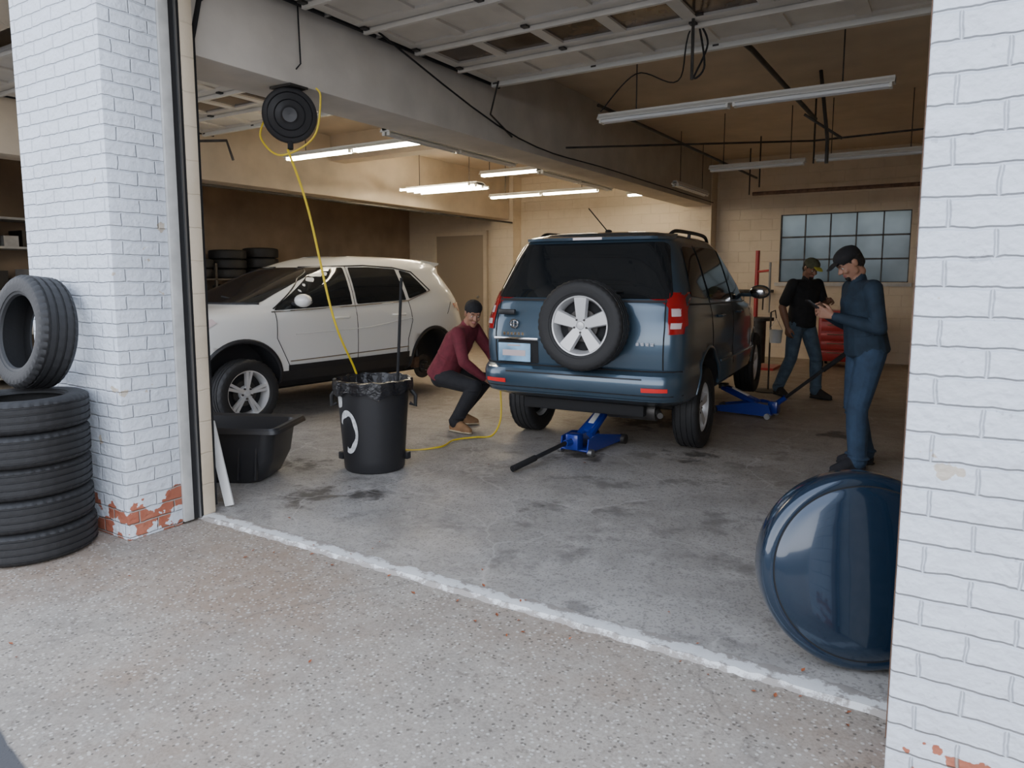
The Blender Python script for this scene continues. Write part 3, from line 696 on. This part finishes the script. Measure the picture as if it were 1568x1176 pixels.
# ---------------------------------------------------------------- floor jacks
def floor_jack(name, loc, rz, lift, handle):
    e = empty(name, loc, rz); b = MB()
    for s in (-1, 1):
        b.plate([(-.30, .05), (-.28, .15), (-.12, .17), (.30, .09), (.36, .05), (.36, .03), (-.30, .03)], .012, M_blue,
                Matrix.Translation((s*.13-.006, 0, 0)) @ Matrix(((0, 0, 1, 0), (1, 0, 0, 0), (0, 1, 0, 0), (0, 0, 0, 1))))
        b.tube([(s*.12, .33, .045), (s*.17, .33, .045)], .045, M_darksteel, 16)
        b.tube([(s*.13, -.27, .035), (s*.17, -.27, .035)], .032, M_steel, 14)
    b.boxb((-.13, -.30, .04), (.13, -.05, .055), M_blue, .004); b.boxb((-.13, .22, .05), (.13, .34, .065), M_blue, .004)
    b.tube([(-.15, .33, .05), (.15, .33, .05)], .014, M_steel, 8)
    b.tube([(0, -.28, .11), (0, -.02, .11)], .045, M_steel, 14)
    b.box((0, -.29, .12), (.12, .10, .13), M_blue, bev=.01)
    a = V((0, -.12, .14)); t = V((0, .28, lift))
    for s in (-1, 1): b.tube([a+V((s*.05, 0, 0)), t+V((s*.04, 0, -.02))], [.035, .022], M_blue, 8)
    d = (t-a); b.box((a+t)/2, (.09, d.length*.8, .05), M_blue, rot=Matrix.Rotation(math.atan2(d.z, d.y), 3, 'X'), bev=.01)
    b.box((a+t)/2+V((0, 0, .03)), (.05, d.length*.45, .012), M_white, rot=Matrix.Rotation(math.atan2(d.z, d.y), 3, 'X'))
    b.tube([(0, t.y, lift-.03), (0, t.y, lift+.01)], .05, M_darksteel, 18); b.tube([(0, t.y, lift+.01), (0, t.y, lift+.025)], .06, M_black, 18)
    b.tube([(0, -.30, .14), handle], .018, M_black, 10)
    hd = V(handle)-V((0, -.30, .14)); b.tube([V(handle)-hd*.35, handle], .025, M_blackm, 10)
    b.tube([(0, -.27, .12), V((0, -.30, .14))+hd*.15], .028, M_blue, 10)
    b.finish('jack_body', e)
    return e
floor_jack('floor_jack', (-2.66, 5.58, 0), -4, .36, (-.10, -1.05, .03))
floor_jack('floor_jack.001', (-1.88, 7.9, 0), 84, .30, (0.0, -1.02, .78))

# ---------------------------------------------------------------- tyres outside
tx, ty = -4.34, 1.83
for i in range(5):
    b = MB(); dx, dy = random.uniform(-.014, .014), random.uniform(-.01, .01)
    tyre(b, Matrix.Translation((tx+dx, ty+dy, -.013+.0875+i*.1755)) @ Matrix.Rotation(i*.3, 4, 'Z'), .325, .205, .176, seg=132)
    b.finish('tire' if i == 0 else 'tire.%03d' % i)
b = MB(); tyre(b, axisM((-4.51, 2.0, .862+.325), (0, -1, .12)), .325, .21, .20, seg=132); b.finish('tire.005')
e = empty('tire_rack'); b = MB()
for y in (5.9, 7.8, 9.7, 11.6, 13.5):
    for x in (-11.6, -10.95): b.boxb((x-.02, y-.02, 0), (x+.02, y+.02, 1.75), M_darksteel)
for z in (.25, .87, 1.49):
    for x in (-11.6, -10.95): b.boxb((x-.02, 5.9, z-.03), (x+.02, 13.5, z), M_darksteel)
    b.boxb((-11.6, 5.9, z-.01), (-10.95, 13.5, z), M_darksteel)
b.finish('rack_frame', e)
b = MB()
for z in (.25, .87, 1.49):
    y = 6.25
    while y < 13.3:
        nst = random.choice((1, 2, 2, 3)) if z > 1 else random.choice((2, 3)); wd = random.choice((.17, .19))
        for q in range(nst):
            if z < 1 and q*wd+wd > .55: break
            b.lathe([(.20, -wd*.42), (.26, -wd/2), (.315, -wd*.42), (.325, -wd*.3), (.325, wd*.3), (.315, wd*.42), (.26, wd/2), (.20, wd*.42)], M_rubber, Matrix.Translation((-11.28+random.uniform(-.02, .02), y, z+wd*(q+.5))), 32, closed=True)
        y += random.choice((.67, .68, .75))
b.finish('rack_tires', e)
b = MB()
for z in (.1, .7, 1.3, 1.9, 2.3): b.boxb((-11.7, 3.6, z), (-11.1, 5.6, z+.03), M_trim)
for y in (3.62, 5.58):
    for x in (-11.68, -11.12): b.boxb((x-.02, y-.02, 0), (x+.02, y+.02, 2.33), M_trim)
for z in (.13, .73, 1.33, 1.93):
    y = 3.7
    while y < 5.3:
        w = random.uniform(.15, .35); h = random.uniform(.15, .35); b.boxb((-11.6, y, z), (-11.2, y+w, z+h), random.choice((M_darksteel, M_white, M_trim, M_black, M_wood))); y += w+.05
b.finish('storage_shelf')

# ---------------------------------------------------------------- trash can
b = MB(); tc = V((-3.85, 4.10, 0))
MT = Matrix.Translation(tc)
b.lathe([(0, .004), (.225, .004), (.235, .02), (.24, .10), (.275, .60), (.278, .66), (.295, .665), (.298, .70), (.29, .705), (.28, .70), (.268, .66), (.225, .03), (0, .03)], M_black, MT, 64)
def wav(k, j, r, h):
    a = 2*math.pi*k/72; f = .008*math.sin(a*9)+.006*math.sin(a*17+1)+.005*math.sin(a*5+.5)
    return (r+f*(1 if j in (2, 3, 4) else .6), h+(.018*math.sin(a*4+1)+.012*math.sin(a*11) if j >= 4 else .004*math.sin(a*13)))
b.lathe([(.18, .45), (.262, .66), (.285, .722), (.305, .715), (.308, .66), (.306, .615)], M_liner, MT, 72, mod=wav)
b.lathe([(.0, .45), (.12, .46), (.18, .45)], M_liner, MT, 32)
for sg in (-1, 1):
    q = V((.30*.85*sg, .30*.53*sg, 0)); b.tube([tc+q*.95+V((0, 0, .52)), tc+q*1.10+V((0, 0, .50)), tc+q*1.10+V((0, 0, .58)), tc+q*1.0+V((0, 0, .62))], .016, M_black, 8)
    b.box(tc+q*.85+V((0, 0, .10)), (.05, .05, .06), M_black, bev=.01)
M_spray = mat('white_spray_paint', (.55, .56, .56), .8, var=.3, vscale=30)
base_a = math.atan2(-4.10, 3.85)-.85
def canmap(a, h):
    r = .24+(h-.1)/.5*.035+.003; an = base_a+a/.26; return (tc.x+r*math.cos(an), tc.y+r*math.sin(an), h)
ring = []
for k in range(25):
    t = 2*math.pi*(-.30+.74*k/24); ring.append((.095*math.cos(t), .33+.17*math.sin(t)))
for k in range(24):
    (x0, z0), (x1, z1) = ring[k], ring[k+1]
    def sc(x, z, f): return (x*f, .33+(z-.33)*f)
    f0, f1 = .72+.06*math.sin(k*.9), .72+.06*math.sin((k+1)*.9)
    b.add([canmap(*sc(x0, z0, 1)), canmap(*sc(x1, z1, 1)), canmap(*sc(x1, z1, f1)), canmap(*sc(x0, z0, f0))], [(0, 1, 2, 3)], M_spray)
b.panel([(-.12, .50), (-.05, .52), (-.04, .60), (-.12, .60)], canmap, M_spray, .03, rnd=.02)
b.tube([tc+V((.12, .12, .3)), tc+V((.17, .16, 1.50))], .012, M_blackm, 10)
b.finish('trash_can')

# black tub
b = MB()
Mt = Matrix.Translation((-4.62, 3.33, 0)) @ Matrix.Rotation(math.radians(27), 4, 'Z')
def rrect(hx, hy, r, z, k=6):
    out = []
    for cx, cy, a0 in ((hx-r, hy-r, 0), (-hx+r, hy-r, 90), (-hx+r, -hy+r, 180), (hx-r, -hy+r, 270)):
        for j in range(k+1):
            a = math.radians(a0+90*j/k); out.append((cx+r*math.cos(a), cy+r*math.sin(a), z))
    return out
lv = [rrect(.30, .19, .10, .0), rrect(.35, .21, .10, .03), rrect(.42, .235, .09, .18), rrect(.45, .25, .08, .40), rrect(.51, .29, .06, .415), rrect(.515, .295, .06, .39), rrect(.50, .28, .06, .43), rrect(.44, .24, .07, .415), rrect(.40, .22, .09, .18), rrect(.28, .17, .10, .04)]
n = len(lv[0]); vs = [v for l in lv for v in l]; fs = [(i*n+k, i*n+(k+1) % n, (i+1)*n+(k+1) % n, (i+1)*n+k) for i in range(len(lv)-1) for k in range(n)]
fs += [tuple(range(n))[::-1], tuple(range((len(lv)-1)*n, len(lv)*n))]
b.add(vs, fs, M_black, Mt)
for k in range(-2, 4): b.box((k*.13-.06, -.237, .21), (.012, .03, .33), M_black, M=Mt, rot=(-.16, 0, 0))
b.finish('plastic_tub', sharp=.8)
b = MB(); b.box((-4.045, 2.845, .285), (.06, .018, .57), M_white, rot=(-.06, -.22, .5), bev=.003); b.finish('white_board')

# hose reel
b = MB(); rc = V((-4.15, 3.62, 2.66)); ax = V((4.15, -3.62, -.6)).normalized()
Mr = axisM(rc, ax)
b.lathe([(0, .07), (.05, .075), (.07, .06), (.175, .055), (.19, .045), (.19, .03), (.13, .02), (.13, -.02), (.19, -.03), (.19, -.05), (.07, -.06), (0, -.06)], M_black, Mr, 56)
b.lathe([(.125, -.02), (.16, -.02), (.165, 0), (.16, .02), (.125, .02)], M_yellow, Mr, 48)
b.lathe([(.10, .058), (.105, .066), (.11, .058)], M_black, Mr, 40); b.lathe([(.15, .056), (.155, .064), (.16, .056)], M_black, Mr, 40)
b.boxb(rc+V((-.05, -.05, .10)), rc+V((.05, .05, .19)), M_black, .01); b.box(rc+V((0, 0, .19)), (.22, .16, .015), M_darksteel)
b.tube([rc+V((0, 0, -.1)), rc+V((.02, -.02, -.24))], .02, M_blackm, 8)
b.finish('hose_reel')
b = MB()
b.tube([rc+V((.0, -.03, -.24)), (-4.1, 3.72, 2.0), (-4.06, 3.9, 1.2), (-4.14, 4.2, .75), (-4.18, 4.42, .35), (-4.05, 4.6, .03), (-3.8, 4.85, .014), (-3.85, 5.15, .014), (-3.75, 5.35, .014), (-3.66, 5.5, .014), (-3.66, 5.65, .15), (-3.72, 5.74, .42)], .0085, M_yellow, 8, sm=10)
b.tube([rc+V((-.16, -.08, .0)), rc+V((-.20, -.1, -.15)), rc+V((-.05, -.05, -.28)), rc+V((.14, .09, -.15)), rc+V((.19, .12, .12)), rc+V((.17, .1, .19))], .007, M_yellow, 8, sm=8)
b.finish('air_hose')

# ---------------------------------------------------------------- spare tyre cover
b = MB(); nrm = V((math.sin(math.radians(24)), -math.cos(math.radians(24)), .12)).normalized()
Mc = axisM((-.235, 2.91, .380), nrm)
M_cover = mat('dark_blue_cover_paint', (.012, .030, .058), .2, metal=.3, coat=1)
b.lathe([(0, .050), (.12, .048), (.22, .042), (.29, .032), (.322, .022), (.330, .012), (.336, .012), (.345, .016), (.362, .010), (.374, -.006), (.380, -.03), (.381, -.09), (.378, -.12), (.368, -.12), (.368, -.03), (.34, 0), (0, .03)], M_cover, Mc, 96, mats=[M_cover]*5+[M_blackm]+[M_cover]*11)
b.finish('spare_tire_cover', sharp=.9)

# ---------------------------------------------------------------- back area clutter
b = MB()
b.boxb((-1.95, 12.9, .1), (-1.15, 13.5, .95), M_redtool, .02)
for k in range(5): b.boxb((-1.90, 12.88, .15+k*.155), (-1.20, 12.9, .28+k*.155), M_redtool, .005); b.tube([(-1.8, 12.86, .25+k*.155), (-1.3, 12.86, .25+k*.155)], .008, M_chrome, 6)
for x in (-1.88, -1.22):
    for y in (12.97, 13.43): b.tube([(x-.02, y, .05), (x+.02, y, .05)], .05, M_blackm, 12)
b.finish('tool_chest')
b = MB()
b.box((-2.75, 12.2, .02), (.6, .6, .04), M_redtool); b.tube([(-2.85, 12.3, .04), (-2.85, 12.3, 1.95)], .035, M_redtool, 12)
b.tube([(-2.85, 12.3, 1.6), (-2.6, 12.1, 1.62)], .02, M_redtool); b.tube([(-2.6, 12.1, 1.75), (-2.6, 12.1, 1.2)], .02, M_steel); b.tube([(-2.75, 12.1, .1), (-2.75, 12.1, .8)], .12, M_darksteel, 20)
b.tube([(-2.75, 12.1, .8), (-2.75, 12.1, .85)], .24, M_darksteel, 24); b.finish('tire_changer')
b = MB(); b.tube([(-3.9, 13.85, 1.25), (-2.9, 13.85, 1.25)], .03, M_darksteel)
for k in range(8): b.tube([(-3.8+k*.12, 13.85, 1.25), (-3.8+k*.12, 13.83, .9-.05*(k % 3))], .014, random.choice((M_steel, M_darksteel, M_redtool)), 6)
b.finish('tool_rail')
b = MB(); b.box((-7.4, 13.5, .45), (1.9, .6, .9), M_darksteel, bev=.01); b.box((-7.4, 13.5, .93), (2.0, .7, .05), M_wood)
for k in range(9): b.tube([(-8.2+k*.2, 13.5, .95), (-8.2+k*.2, 13.5, 1.1+.18*((k*7) % 4))], .03, random.choice((M_steel, M_redtool, M_darksteel, M_white)), 10)
b.finish('workbench')
b = MB(); b.tube([(-2.05, 9.7, 0), (-2.05, 9.7, 1.05)], .012, M_darksteel, 8); b.tube([(-2.05, 9.7, 1.05), (-1.98, 9.62, 1.08), (-1.96, 9.6, .98)], .008, M_darksteel, 6)
b.lathe([(0, 0), (.18, 0), (.19, .015), (0, .03)], M_darksteel, Matrix.Translation((-2.05, 9.7, 0)), 24)
b.lathe([(0, 0), (.07, 0), (.085, .17), (.078, .17), (.065, .01)], M_white, Matrix.Translation((-1.96, 9.6, .66)), 24); b.tube([(-1.88, 9.6, .83), (-1.96, 9.6, .98), (-2.04, 9.6, .83)], .004, M_steel, 6)
b.finish('hanging_bucket')
b = MB(); ML = mat('dry_leaf', (.30, .09, .035), .7, var=.4)
for k in range(46):
    if k < 30: x = random.uniform(-3.6, -.2); y = 2.60+random.gauss(0, .12)
    else: x = random.uniform(-3.8, -.4); y = random.uniform(1.2, 5.5)
    z = .006 if y > 2.62 else -.012
    a = random.uniform(0, 6.28); s = random.uniform(.006, .016)
    Ml = Matrix.Translation((x, y, z)) @ Matrix.Rotation(a, 4, 'Z')
    b.add([(-s, 0, 0), (-s*.2, -s*.55, .004), (s, 0, .006), (-s*.2, s*.55, .004), (0, 0, .001)], [(0, 1, 4), (1, 2, 4), (2, 3, 4), (3, 0, 4)], ML, Ml)
b.finish('fallen_leaves')

# ---------------------------------------------------------------- people
_sp = []
for i in range(90):
    z = 1-2*(i+.5)/90; r = math.sqrt(1-z*z); a = i*2.399963; _sp.append(V((r*math.cos(a), r*math.sin(a), z)))
class Person:
    def __init__(s): s.parts = []; s.extra = []
    def hull(s, lab, items):
        pts = []
        for it in items:
            c, r = V(it[0]), it[1]; r = (r, r, r) if isinstance(r, (int, float)) else r
            R = it[2] if len(it) > 2 else None
            for p in _sp:
                q = V((p.x*r[0], p.y*r[1], p.z*r[2])); q = R @ q if R else q; pts.append(c+q)
        bm = bmesh.new(); [bm.verts.new(p) for p in pts]
        bmesh.ops.convex_hull(bm, input=bm.verts[:])
        loose = [v for v in bm.verts if not v.link_faces]; bmesh.ops.delete(bm, geom=loose, context='VERTS')
        bmesh.ops.recalc_face_normals(bm, faces=bm.faces[:]); bmesh.ops.triangulate(bm, faces=bm.faces[:])
        bm.verts.index_update(); s.parts.append((lab, [v.co.copy() for v in bm.verts], [tuple(v.index for v in f.verts) for f in bm.faces])); bm.free()
    def cap(s, lab, p0, r0, p1, r1): s.hull(lab, [(p0, r0), (p1, r1)])
    def chain(s, lab, pts):
        for a, c in zip(pts[:-1], pts[1:]): s.cap(lab, a[0], a[1], c[0], c[1])
    def head(s, c, f, u, hat=None, hair=True, beard=False):
        c, f, u = V(c), V(f).normalized(), V(u); u = (u-f*u.dot(f)).normalized(); r = f.cross(u); R = Matrix((r, f, u)).transposed()
        P = lambda x, y, z: c+r*x+f*y+u*z
        s.hull('skin', [(P(0, -.008, .035), (.073, .092, .085), R)])
        s.hull('skin', [(P(0, .022, .0), (.063, .068, .075), R), (P(0, .066, -.098), (.024, .02, .017), R), (P(.044, .012, -.065), .02), (P(-.044, .012, -.065), .02)])
        s.hull('skin', [(P(0, .088, .012), .008), (P(0, .110, -.022), .011), (P(.012, .096, -.026), .008), (P(-.012, .096, -.026), .008)])
        s.hull('skin', [(P(.036, .078, .033), .011), (P(-.036, .078, .033), .011)])
        for g in (-1, 1):
            s.hull('skin', [(P(g*.074, -.008, .0), (.009, .02, .032), R)])
            s.hull('skin', [(P(g*.036, .070, -.025), .02)])
            s.cap('hair', P(g*.018, .090, .031), .0045, P(g*.046, .080, .033), .0045)
            s.cap('skin', P(g*.020, .082, .017), .006, P(g*.042, .076, .016), .006)
            s.extra.append((P(g*.030, .0745, .007), .0108, 'eyew')); s.extra.append((P(g*.030, .0812, .005), .0055, 'eyeb'))
        s.hull('lip', [(P(.02, .082, -.057), .006), (P(-.02, .082, -.057), .006), (P(0, .092, -.053), .006), (P(0, .09, -.062), .007)])
        s.cap('skin', P(0, -.015, -.04), .048, P(0, -.02, -.09), .048)
        if hair: s.hull('hair', [(P(0, -.018, .045), (.080, .092, .086), R), (P(0, -.06, -.02), (.062, .042, .05), R), (P(0, -.052, -.055), (.045, .025, .02), R)])
        if beard: s.hull('hair', [(P(0, .072, -.10), (.022, .018, .016), R), (P(.02, .08, -.085), .012), (P(-.02, .08, -.085), .012)])
        if hat == 'cap':
            s.hull('cap', [(P(0, -.005, .065), (.088, .104, .072), R), (P(0, -.01, .05), (.086, .10, .03), R)])
            s.hull('brim', [(P(0, .10, .062), (.065, .02, .006), R), (P(0, .155, .048), (.048, .02, .006), R)])
        if hat == 'beanie': s.hull('cap', [(P(0, -.012, .062), (.086, .100, .078), R), (P(0, -.03, .03), (.082, .082, .04), R)])
    def hand(s, w, d, n, t, curl=(25, 35, 25), lab='skin'):
        w, d = V(w), V(d).normalized(); n = V(n); n = (n-d*n.dot(d)).normalized(); t = V(t); t = (t-d*t.dot(d)-n*t.dot(n)).normalized()
        s.hull(lab, [(w, .024), (w+d*.085+t*.031, .012), (w+d*.088-t*.006, .012), (w+d*.08-t*.036, .011), (w+d*.035+t*.026+n*.008, .016)])
        for k, (o, L) in enumerate(((.033, .072), (.011, .08), (-.012, .074), (-.035, .058))):
            p = w+d*(.088-(.006 if k == 3 else 0))+t*o; ang = 0; dirb = (d+t*(o*2.2)).normalized()
            for j, fr in enumerate((.45, .31, .24)):
                ang += math.radians(curl[j]+k*4); dr = (dirb*math.cos(ang)+n*math.sin(ang)).normalized()
                q = p+dr*L*fr; s.cap(lab, p, .0092-.0008*j, q, .0086-.0009*j); p = q
        p = w+d*.028+t*.030+n*.006; q = p+(t*.62+d*.70+n*.30).normalized()*.036; e = q+(d*.9+t*.12+n*.42).normalized()*.030; g = e+(d*.85-t*.1+n*.5).normalized()*.022
        s.cap(lab, p, .015, q, .0115); s.cap(lab, q, .0112, e, .0100); s.cap(lab, e, .0100, g, .0082)
    def build(s, name, M, mats, vox=.0055):
        vs = []; fs = []
        for lab, v, f in s.parts:
            o = len(vs); vs += v; fs += [tuple(i+o for i in t) for t in f]
        me = bpy.data.meshes.new('tmp'); me.from_pydata(vs, [], fs); ob = bpy.data.objects.new('tmp', me); COL.objects.link(ob)
        r = ob.modifiers.new('r', 'REMESH'); r.mode = 'VOXEL'; r.voxel_size = vox; r.adaptivity = 0
        sm = ob.modifiers.new('s', 'SMOOTH'); sm.factor = .5; sm.iterations = 4
        bpy.context.view_layer.update(); dg = bpy.context.evaluated_depsgraph_get()
        nm = bpy.data.meshes.new_from_object(ob.evaluated_get(dg)); bpy.data.objects.remove(ob)
        labs = sorted({p[0] for p in s.parts}); trees = []
        for l in labs:
            v2 = []; f2 = []
            for lab, v, f in s.parts:
                if lab == l: o = len(v2); v2 += v; f2 += [tuple(i+o for i in t) for t in f]
            trees.append(BVHTree.FromPolygons(v2, f2))
        nm.materials.clear()
        for l in labs: nm.materials.append(mats[l])
        for p in nm.polygons:
            best = 9; bi = 0
            for i, t in enumerate(trees):
                h = t.find_nearest(p.center, best)
                if h[0] is not None and h[3] < best: best = h[3]; bi = i
            p.material_index = bi; p.use_smooth = True
        nm.name = name; root = empty(name); root.matrix_world = M
        o = bpy.data.objects.new('body', nm); COL.objects.link(o); o.parent = root
        b = MB()
        for c, rr, l in s.extra: b.ball(c, rr, mats[l], seg=14)
        b.finish('eyes', root)
        return root
def std_body(s, J, long_sleeve=True, w=1.0, lw=1.0):
    g = lambda k: V(J[k])
    up = (g('neck')-g('pelvis')).normalized(); rt = (g('shR')-g('shL')).normalized(); fw = up.cross(rt).normalized(); rt2 = fw.cross(up); R = Matrix((rt2, fw, up)).transposed()
    mid = g('pelvis').lerp(g('neck'), .32); ch = g('pelvis').lerp(g('neck'), .70)
    s.hull('shirt', [(g('pelvis')-up*.035, (.184*w, .146*w, .045), R), (mid, (.168*w, .130*w, .09), R)])
    s.hull('shirt', [(mid, (.168*w, .130*w, .09), R), (ch, (.188*w, .130*w, .11), R)])
    s.hull('shirt', [(ch, (.182*w, .124*w, .10), R), (g('shR')-rt*.01, .064), (g('shL')+rt*.01, .064), (g('neck')-up*.03, (.075, .07, .04), R)])
    s.cap('shirt', g('neck')-up*.02, .062, g('neck')+up*.018, .058)
    for zf, da in ((.05, .5), (.12, -.4), (.20, .3)):
        c0 = g('pelvis')+up*zf; s.hull('shirt', [(c0+rt2*.03*da, (.172*w, .134*w, .007), R @ Matrix.Rotation(.12*da, 3, 'Y'))])
    s.cap('skin', g('neck')-up*.02, .050, g('neck').lerp(g('head'), .6), .048)
    s.hull('pants', [(g('pelvis')-V((0, 0, .02)), (.162*w, .125*w, .085)), (g('hipR')+V((0, 0, -.02)), .09*lw), (g('hipL')+V((0, 0, -.02)), .09*lw)])
    for q in 'LR':
        hip, kn, an = g('hip'+q), g('kn'+q), g('an'+q)
        s.chain('pants', [(hip, .100*lw), (hip.lerp(kn, .5), .088*lw), (kn, .072*lw), (kn.lerp(an, .35), .073*lw), (kn.lerp(an, .80), .064*lw), (kn.lerp(an, .97), .067*lw)])
        for tt, off in ((.85, .012), (.93, -.01), (.08, .01)):
            c0 = kn.lerp(an, tt); s.hull('pants', [(c0+V((off, off, 0)), (.072*lw, .072*lw, .014))])
        td = V(J['toe'+q]).normalized(); sd = td.cross(V((0, 0, 1))); az = an.z
        heel = an-td*.03; heel.z = az-.045; ball_ = an+td*.12; ball_.z = az-.052; toe = an+td*.185; toe.z = az-.055
        s.hull('shoe', [(an+V((0, 0, .015)), .046), (heel, .038), (ball_, .038)]); s.hull('shoe', [(ball_+sd*.012, .034), (ball_-sd*.012, .034), (toe, .028), (an+td*.05, .04)])
        Rz = Matrix((sd, td, V((0, 0, 1)))).transposed()
        s.hull('sole', [(V((heel.x, heel.y, az-.08))-td*.01, (.037, .037, .010), Rz), (V((ball_.x, ball_.y, az-.08)), (.047, .05, .010), Rz), (V((toe.x, toe.y, az-.08)), (.034, .034, .010), Rz)])
        sh, el, wr = g('sh'+q), g('el'+q), g('wr'+q)
        if long_sleeve: s.chain('shirt', [(sh, .070), (sh.lerp(el, .5), .061), (el, .053), (el.lerp(wr, .35), .051), (el.lerp(wr, .93), .036)]); s.cap('skin', el.lerp(wr, .9), .026, wr, .025)
        else:
            s.chain('shirt', [(sh, .073), (sh.lerp(el, .75), .070)]); s.chain('skin', [(sh.lerp(el, .6), .050), (el, .044), (el.lerp(wr, .35), .045), (wr, .028)])
def cloth(n, c, bmp=.5, sc=9): return mat(n, c, .85, bump=bmp, bscale=sc, var=.22, vscale=14)
def skinm(n, c):
    m = mat(n, c, .5, var=.06, vscale=10); m.node_tree.nodes['Principled BSDF'].inputs['Subsurface Weight'].default_value = .08; return m
EW = mat('eye_white', (.5, .47, .44), .2); EB = mat('eye_dark', (.02, .012, .01), .15)
def PM(skin, hair, shirt, pants, shoe, sole, cap, brim):
    return dict(skin=skin, hair=hair, shirt=shirt, pants=pants, shoe=shoe, sole=sole, cap=cap, brim=brim, lip=mat('lips', (.30, .11, .09), .5), eyew=EW, eyeb=EB)
H_ = mat('black_hair', (.012, .010, .009), .6, bump=.6, bscale=120)
JEAN = cloth('blue_denim', (.030, .058, .105), .7, 8)

p = Person()
J = dict(pelvis=(0, -.04, .97), neck=(0, .045, 1.475), head=(0, .115, 1.61), shR=(.195, .02, 1.42), shL=(-.195, .02, 1.42),
         elR=(.255, .02, 1.13), elL=(-.255, -.02, 1.13), wrR=(.10, .25, 1.22), wrL=(-.075, .25, 1.21),
         hipR=(.095, -.04, .93), hipL=(-.095, -.04, .93), knR=(.12, -.02, .50), knL=(-.11, .05, .50), anR=(.15, -.14, .095), anL=(-.12, .03, .095), toeR=(.15, 1, 0), toeL=(-.1, 1, 0))
std_body(p, J, True, 1.08, 1.08)
p.head(J['head'], (0, .80, -.58), (0, .5, .86), hat='cap', beard=True)
p.hand(J['wrR'], (-.35, .85, .30), (-.7, -.35, .25), (-.1, -.3, 1), (30, 40, 30)); p.hand(J['wrL'], (.30, .85, .30), (.75, -.3, .2), (.1, -.3, 1), (30, 45, 30))
MA = PM(skinm('skin_tan', (.36, .19, .125)), H_, cloth('navy_sweater', (.016, .032, .054)), JEAN, cloth('dark_shoe', (.02, .02, .025)), M_blackm, cloth('black_cap', (.012, .012, .014)), cloth('black_brim', (.012, .012, .014)))
man = p.build('man_standing', Matrix.Translation((-.60, 6.05, 0)) @ Matrix.Rotation(math.radians(118), 4, 'Z'), MA)
b = MB(); b.box((0, .365, 1.285), (.074, .012, .150), M_black, rot=(-.95, 0, 0), bev=.003); b.box((0, .362, 1.289), (.066, .003, .138), mat('phone_screen', (.25, .28, .3), .2, emis=(.7, .8, .9), estr=.6), rot=(-.95, 0, 0)); b.finish('phone', man)

p = Person()
J = dict(pelvis=(0, 0, .96), neck=(0, .05, 1.47), head=(.0, .10, 1.61), shR=(.20, .02, 1.42), shL=(-.20, .05, 1.42),
         elR=(.28, -.06, 1.14), elL=(-.27, .10, 1.15), wrR=(.27, .02, .90), wrL=(-.10, .30, 1.22),
         hipR=(.095, 0, .93), hipL=(-.095, 0, .93), knR=(.11, -.04, .50), knL=(-.10, .16, .51), anR=(.12, -.22, .10), anL=(-.11, .17, .095), toeR=(.25, 1, 0), toeL=(-.2, 1, 0))
std_body(p, J, False, 1.08, 1.03)
p.head(J['head'], (.15, .85, -.45), (0, .4, .9), hat='cap', beard=True)
p.hand(J['wrR'], (-.05, .15, -1), (-1, 0, .1), (0, 1, .1), (20, 25, 20)); p.hand(J['wrL'], (.4, .85, .15), (.6, -.2, -.5), (0, 0, 1), (35, 45, 30))
MBm = PM(skinm('skin_brown', (.22, .11, .07)), H_, cloth('black_tshirt', (.012, .013, .016)), cloth('worn_denim', (.070, .110, .155), .7, 8), cloth('dark_boot', (.03, .025, .022)), M_blackm, cloth('camo_cap', (.08, .085, .05)), cloth('yellow_brim', (.45, .42, .05)))
p.build('man_standing.001', Matrix.Translation((-1.62, 9.40, 0)) @ Matrix.Rotation(math.radians(-120), 4, 'Z'), MBm)

p = Person()
J = dict(pelvis=(0, -.20, .55), neck=(0.02, .05, 1.03), head=(.05, .13, 1.15), shR=(.195, .02, .97), shL=(-.16, .08, .99),
         elR=(.26, .10, .70), elL=(-.22, .22, .76), wrR=(.13, .27, .53), wrL=(-.08, .36, .60),
         hipR=(.09, -.20, .53), hipL=(-.09, -.20, .53), knR=(.23, .20, .46), knL=(-.20, .19, .47), anR=(.18, -.02, .095), anL=(-.16, -.10, .095), toeR=(.45, 1, 0), toeL=(-.2, 1, 0))
std_body(p, J, True, 1.05, 1.0)
p.head(J['head'], (.78, .52, -.34), (.25, .25, .93), hat='beanie')
p.hand(J['wrR'], (-.25, .9, -.3), (-.8, -.1, .1), (0, .3, 1), (25, 35, 25)); p.hand(J['wrL'], (.1, .9, -.2), (.7, -.1, -.3), (0, .2, 1), (30, 35, 25))
MCm = PM(skinm('skin_warm', (.34, .175, .11)), H_, cloth('maroon_shirt', (.15, .020, .032)), cloth('black_trousers', (.014, .014, .017)), cloth('tan_boot', (.24, .13, .06)), cloth('boot_sole', (.42, .34, .22)), cloth('black_beanie', (.014, .014, .016)), H_)
p.build('man_crouching', Matrix.Translation((-4.12, 5.66, 0)) @ Matrix.Rotation(math.radians(-72), 4, 'Z'), MCm)

# ---------------------------------------------------------------- world, camera
w = bpy.data.worlds.new('overcast_sky'); scene.world = w; w.use_nodes = True; nt = w.node_tree
bg = nt.nodes['Background']; tc = N(nt, 'ShaderNodeTexCoord'); sp = N(nt, 'ShaderNodeSeparateXYZ'); nt.links.new(tc.outputs['Generated'], sp.inputs[0])
c = mixc(nt, ramp(nt, sp.outputs[2], -.05, .6), (.95, .96, 1.0), (.42, .48, .60)); nt.links.new(c, bg.inputs['Color']); bg.inputs['Strength'].default_value = 4.6
cam = bpy.data.cameras.new('camera'); co = bpy.data.objects.new('camera', cam); COL.objects.link(co); scene.camera = co
cam.sensor_width = 36; cam.lens = 1085/1568*36; cam.shift_y = -39/1568; cam.clip_start = .05
co.location = (0, 0, 1.5); co.rotation_euler = (math.radians(90-6.5), 0, math.radians(32))
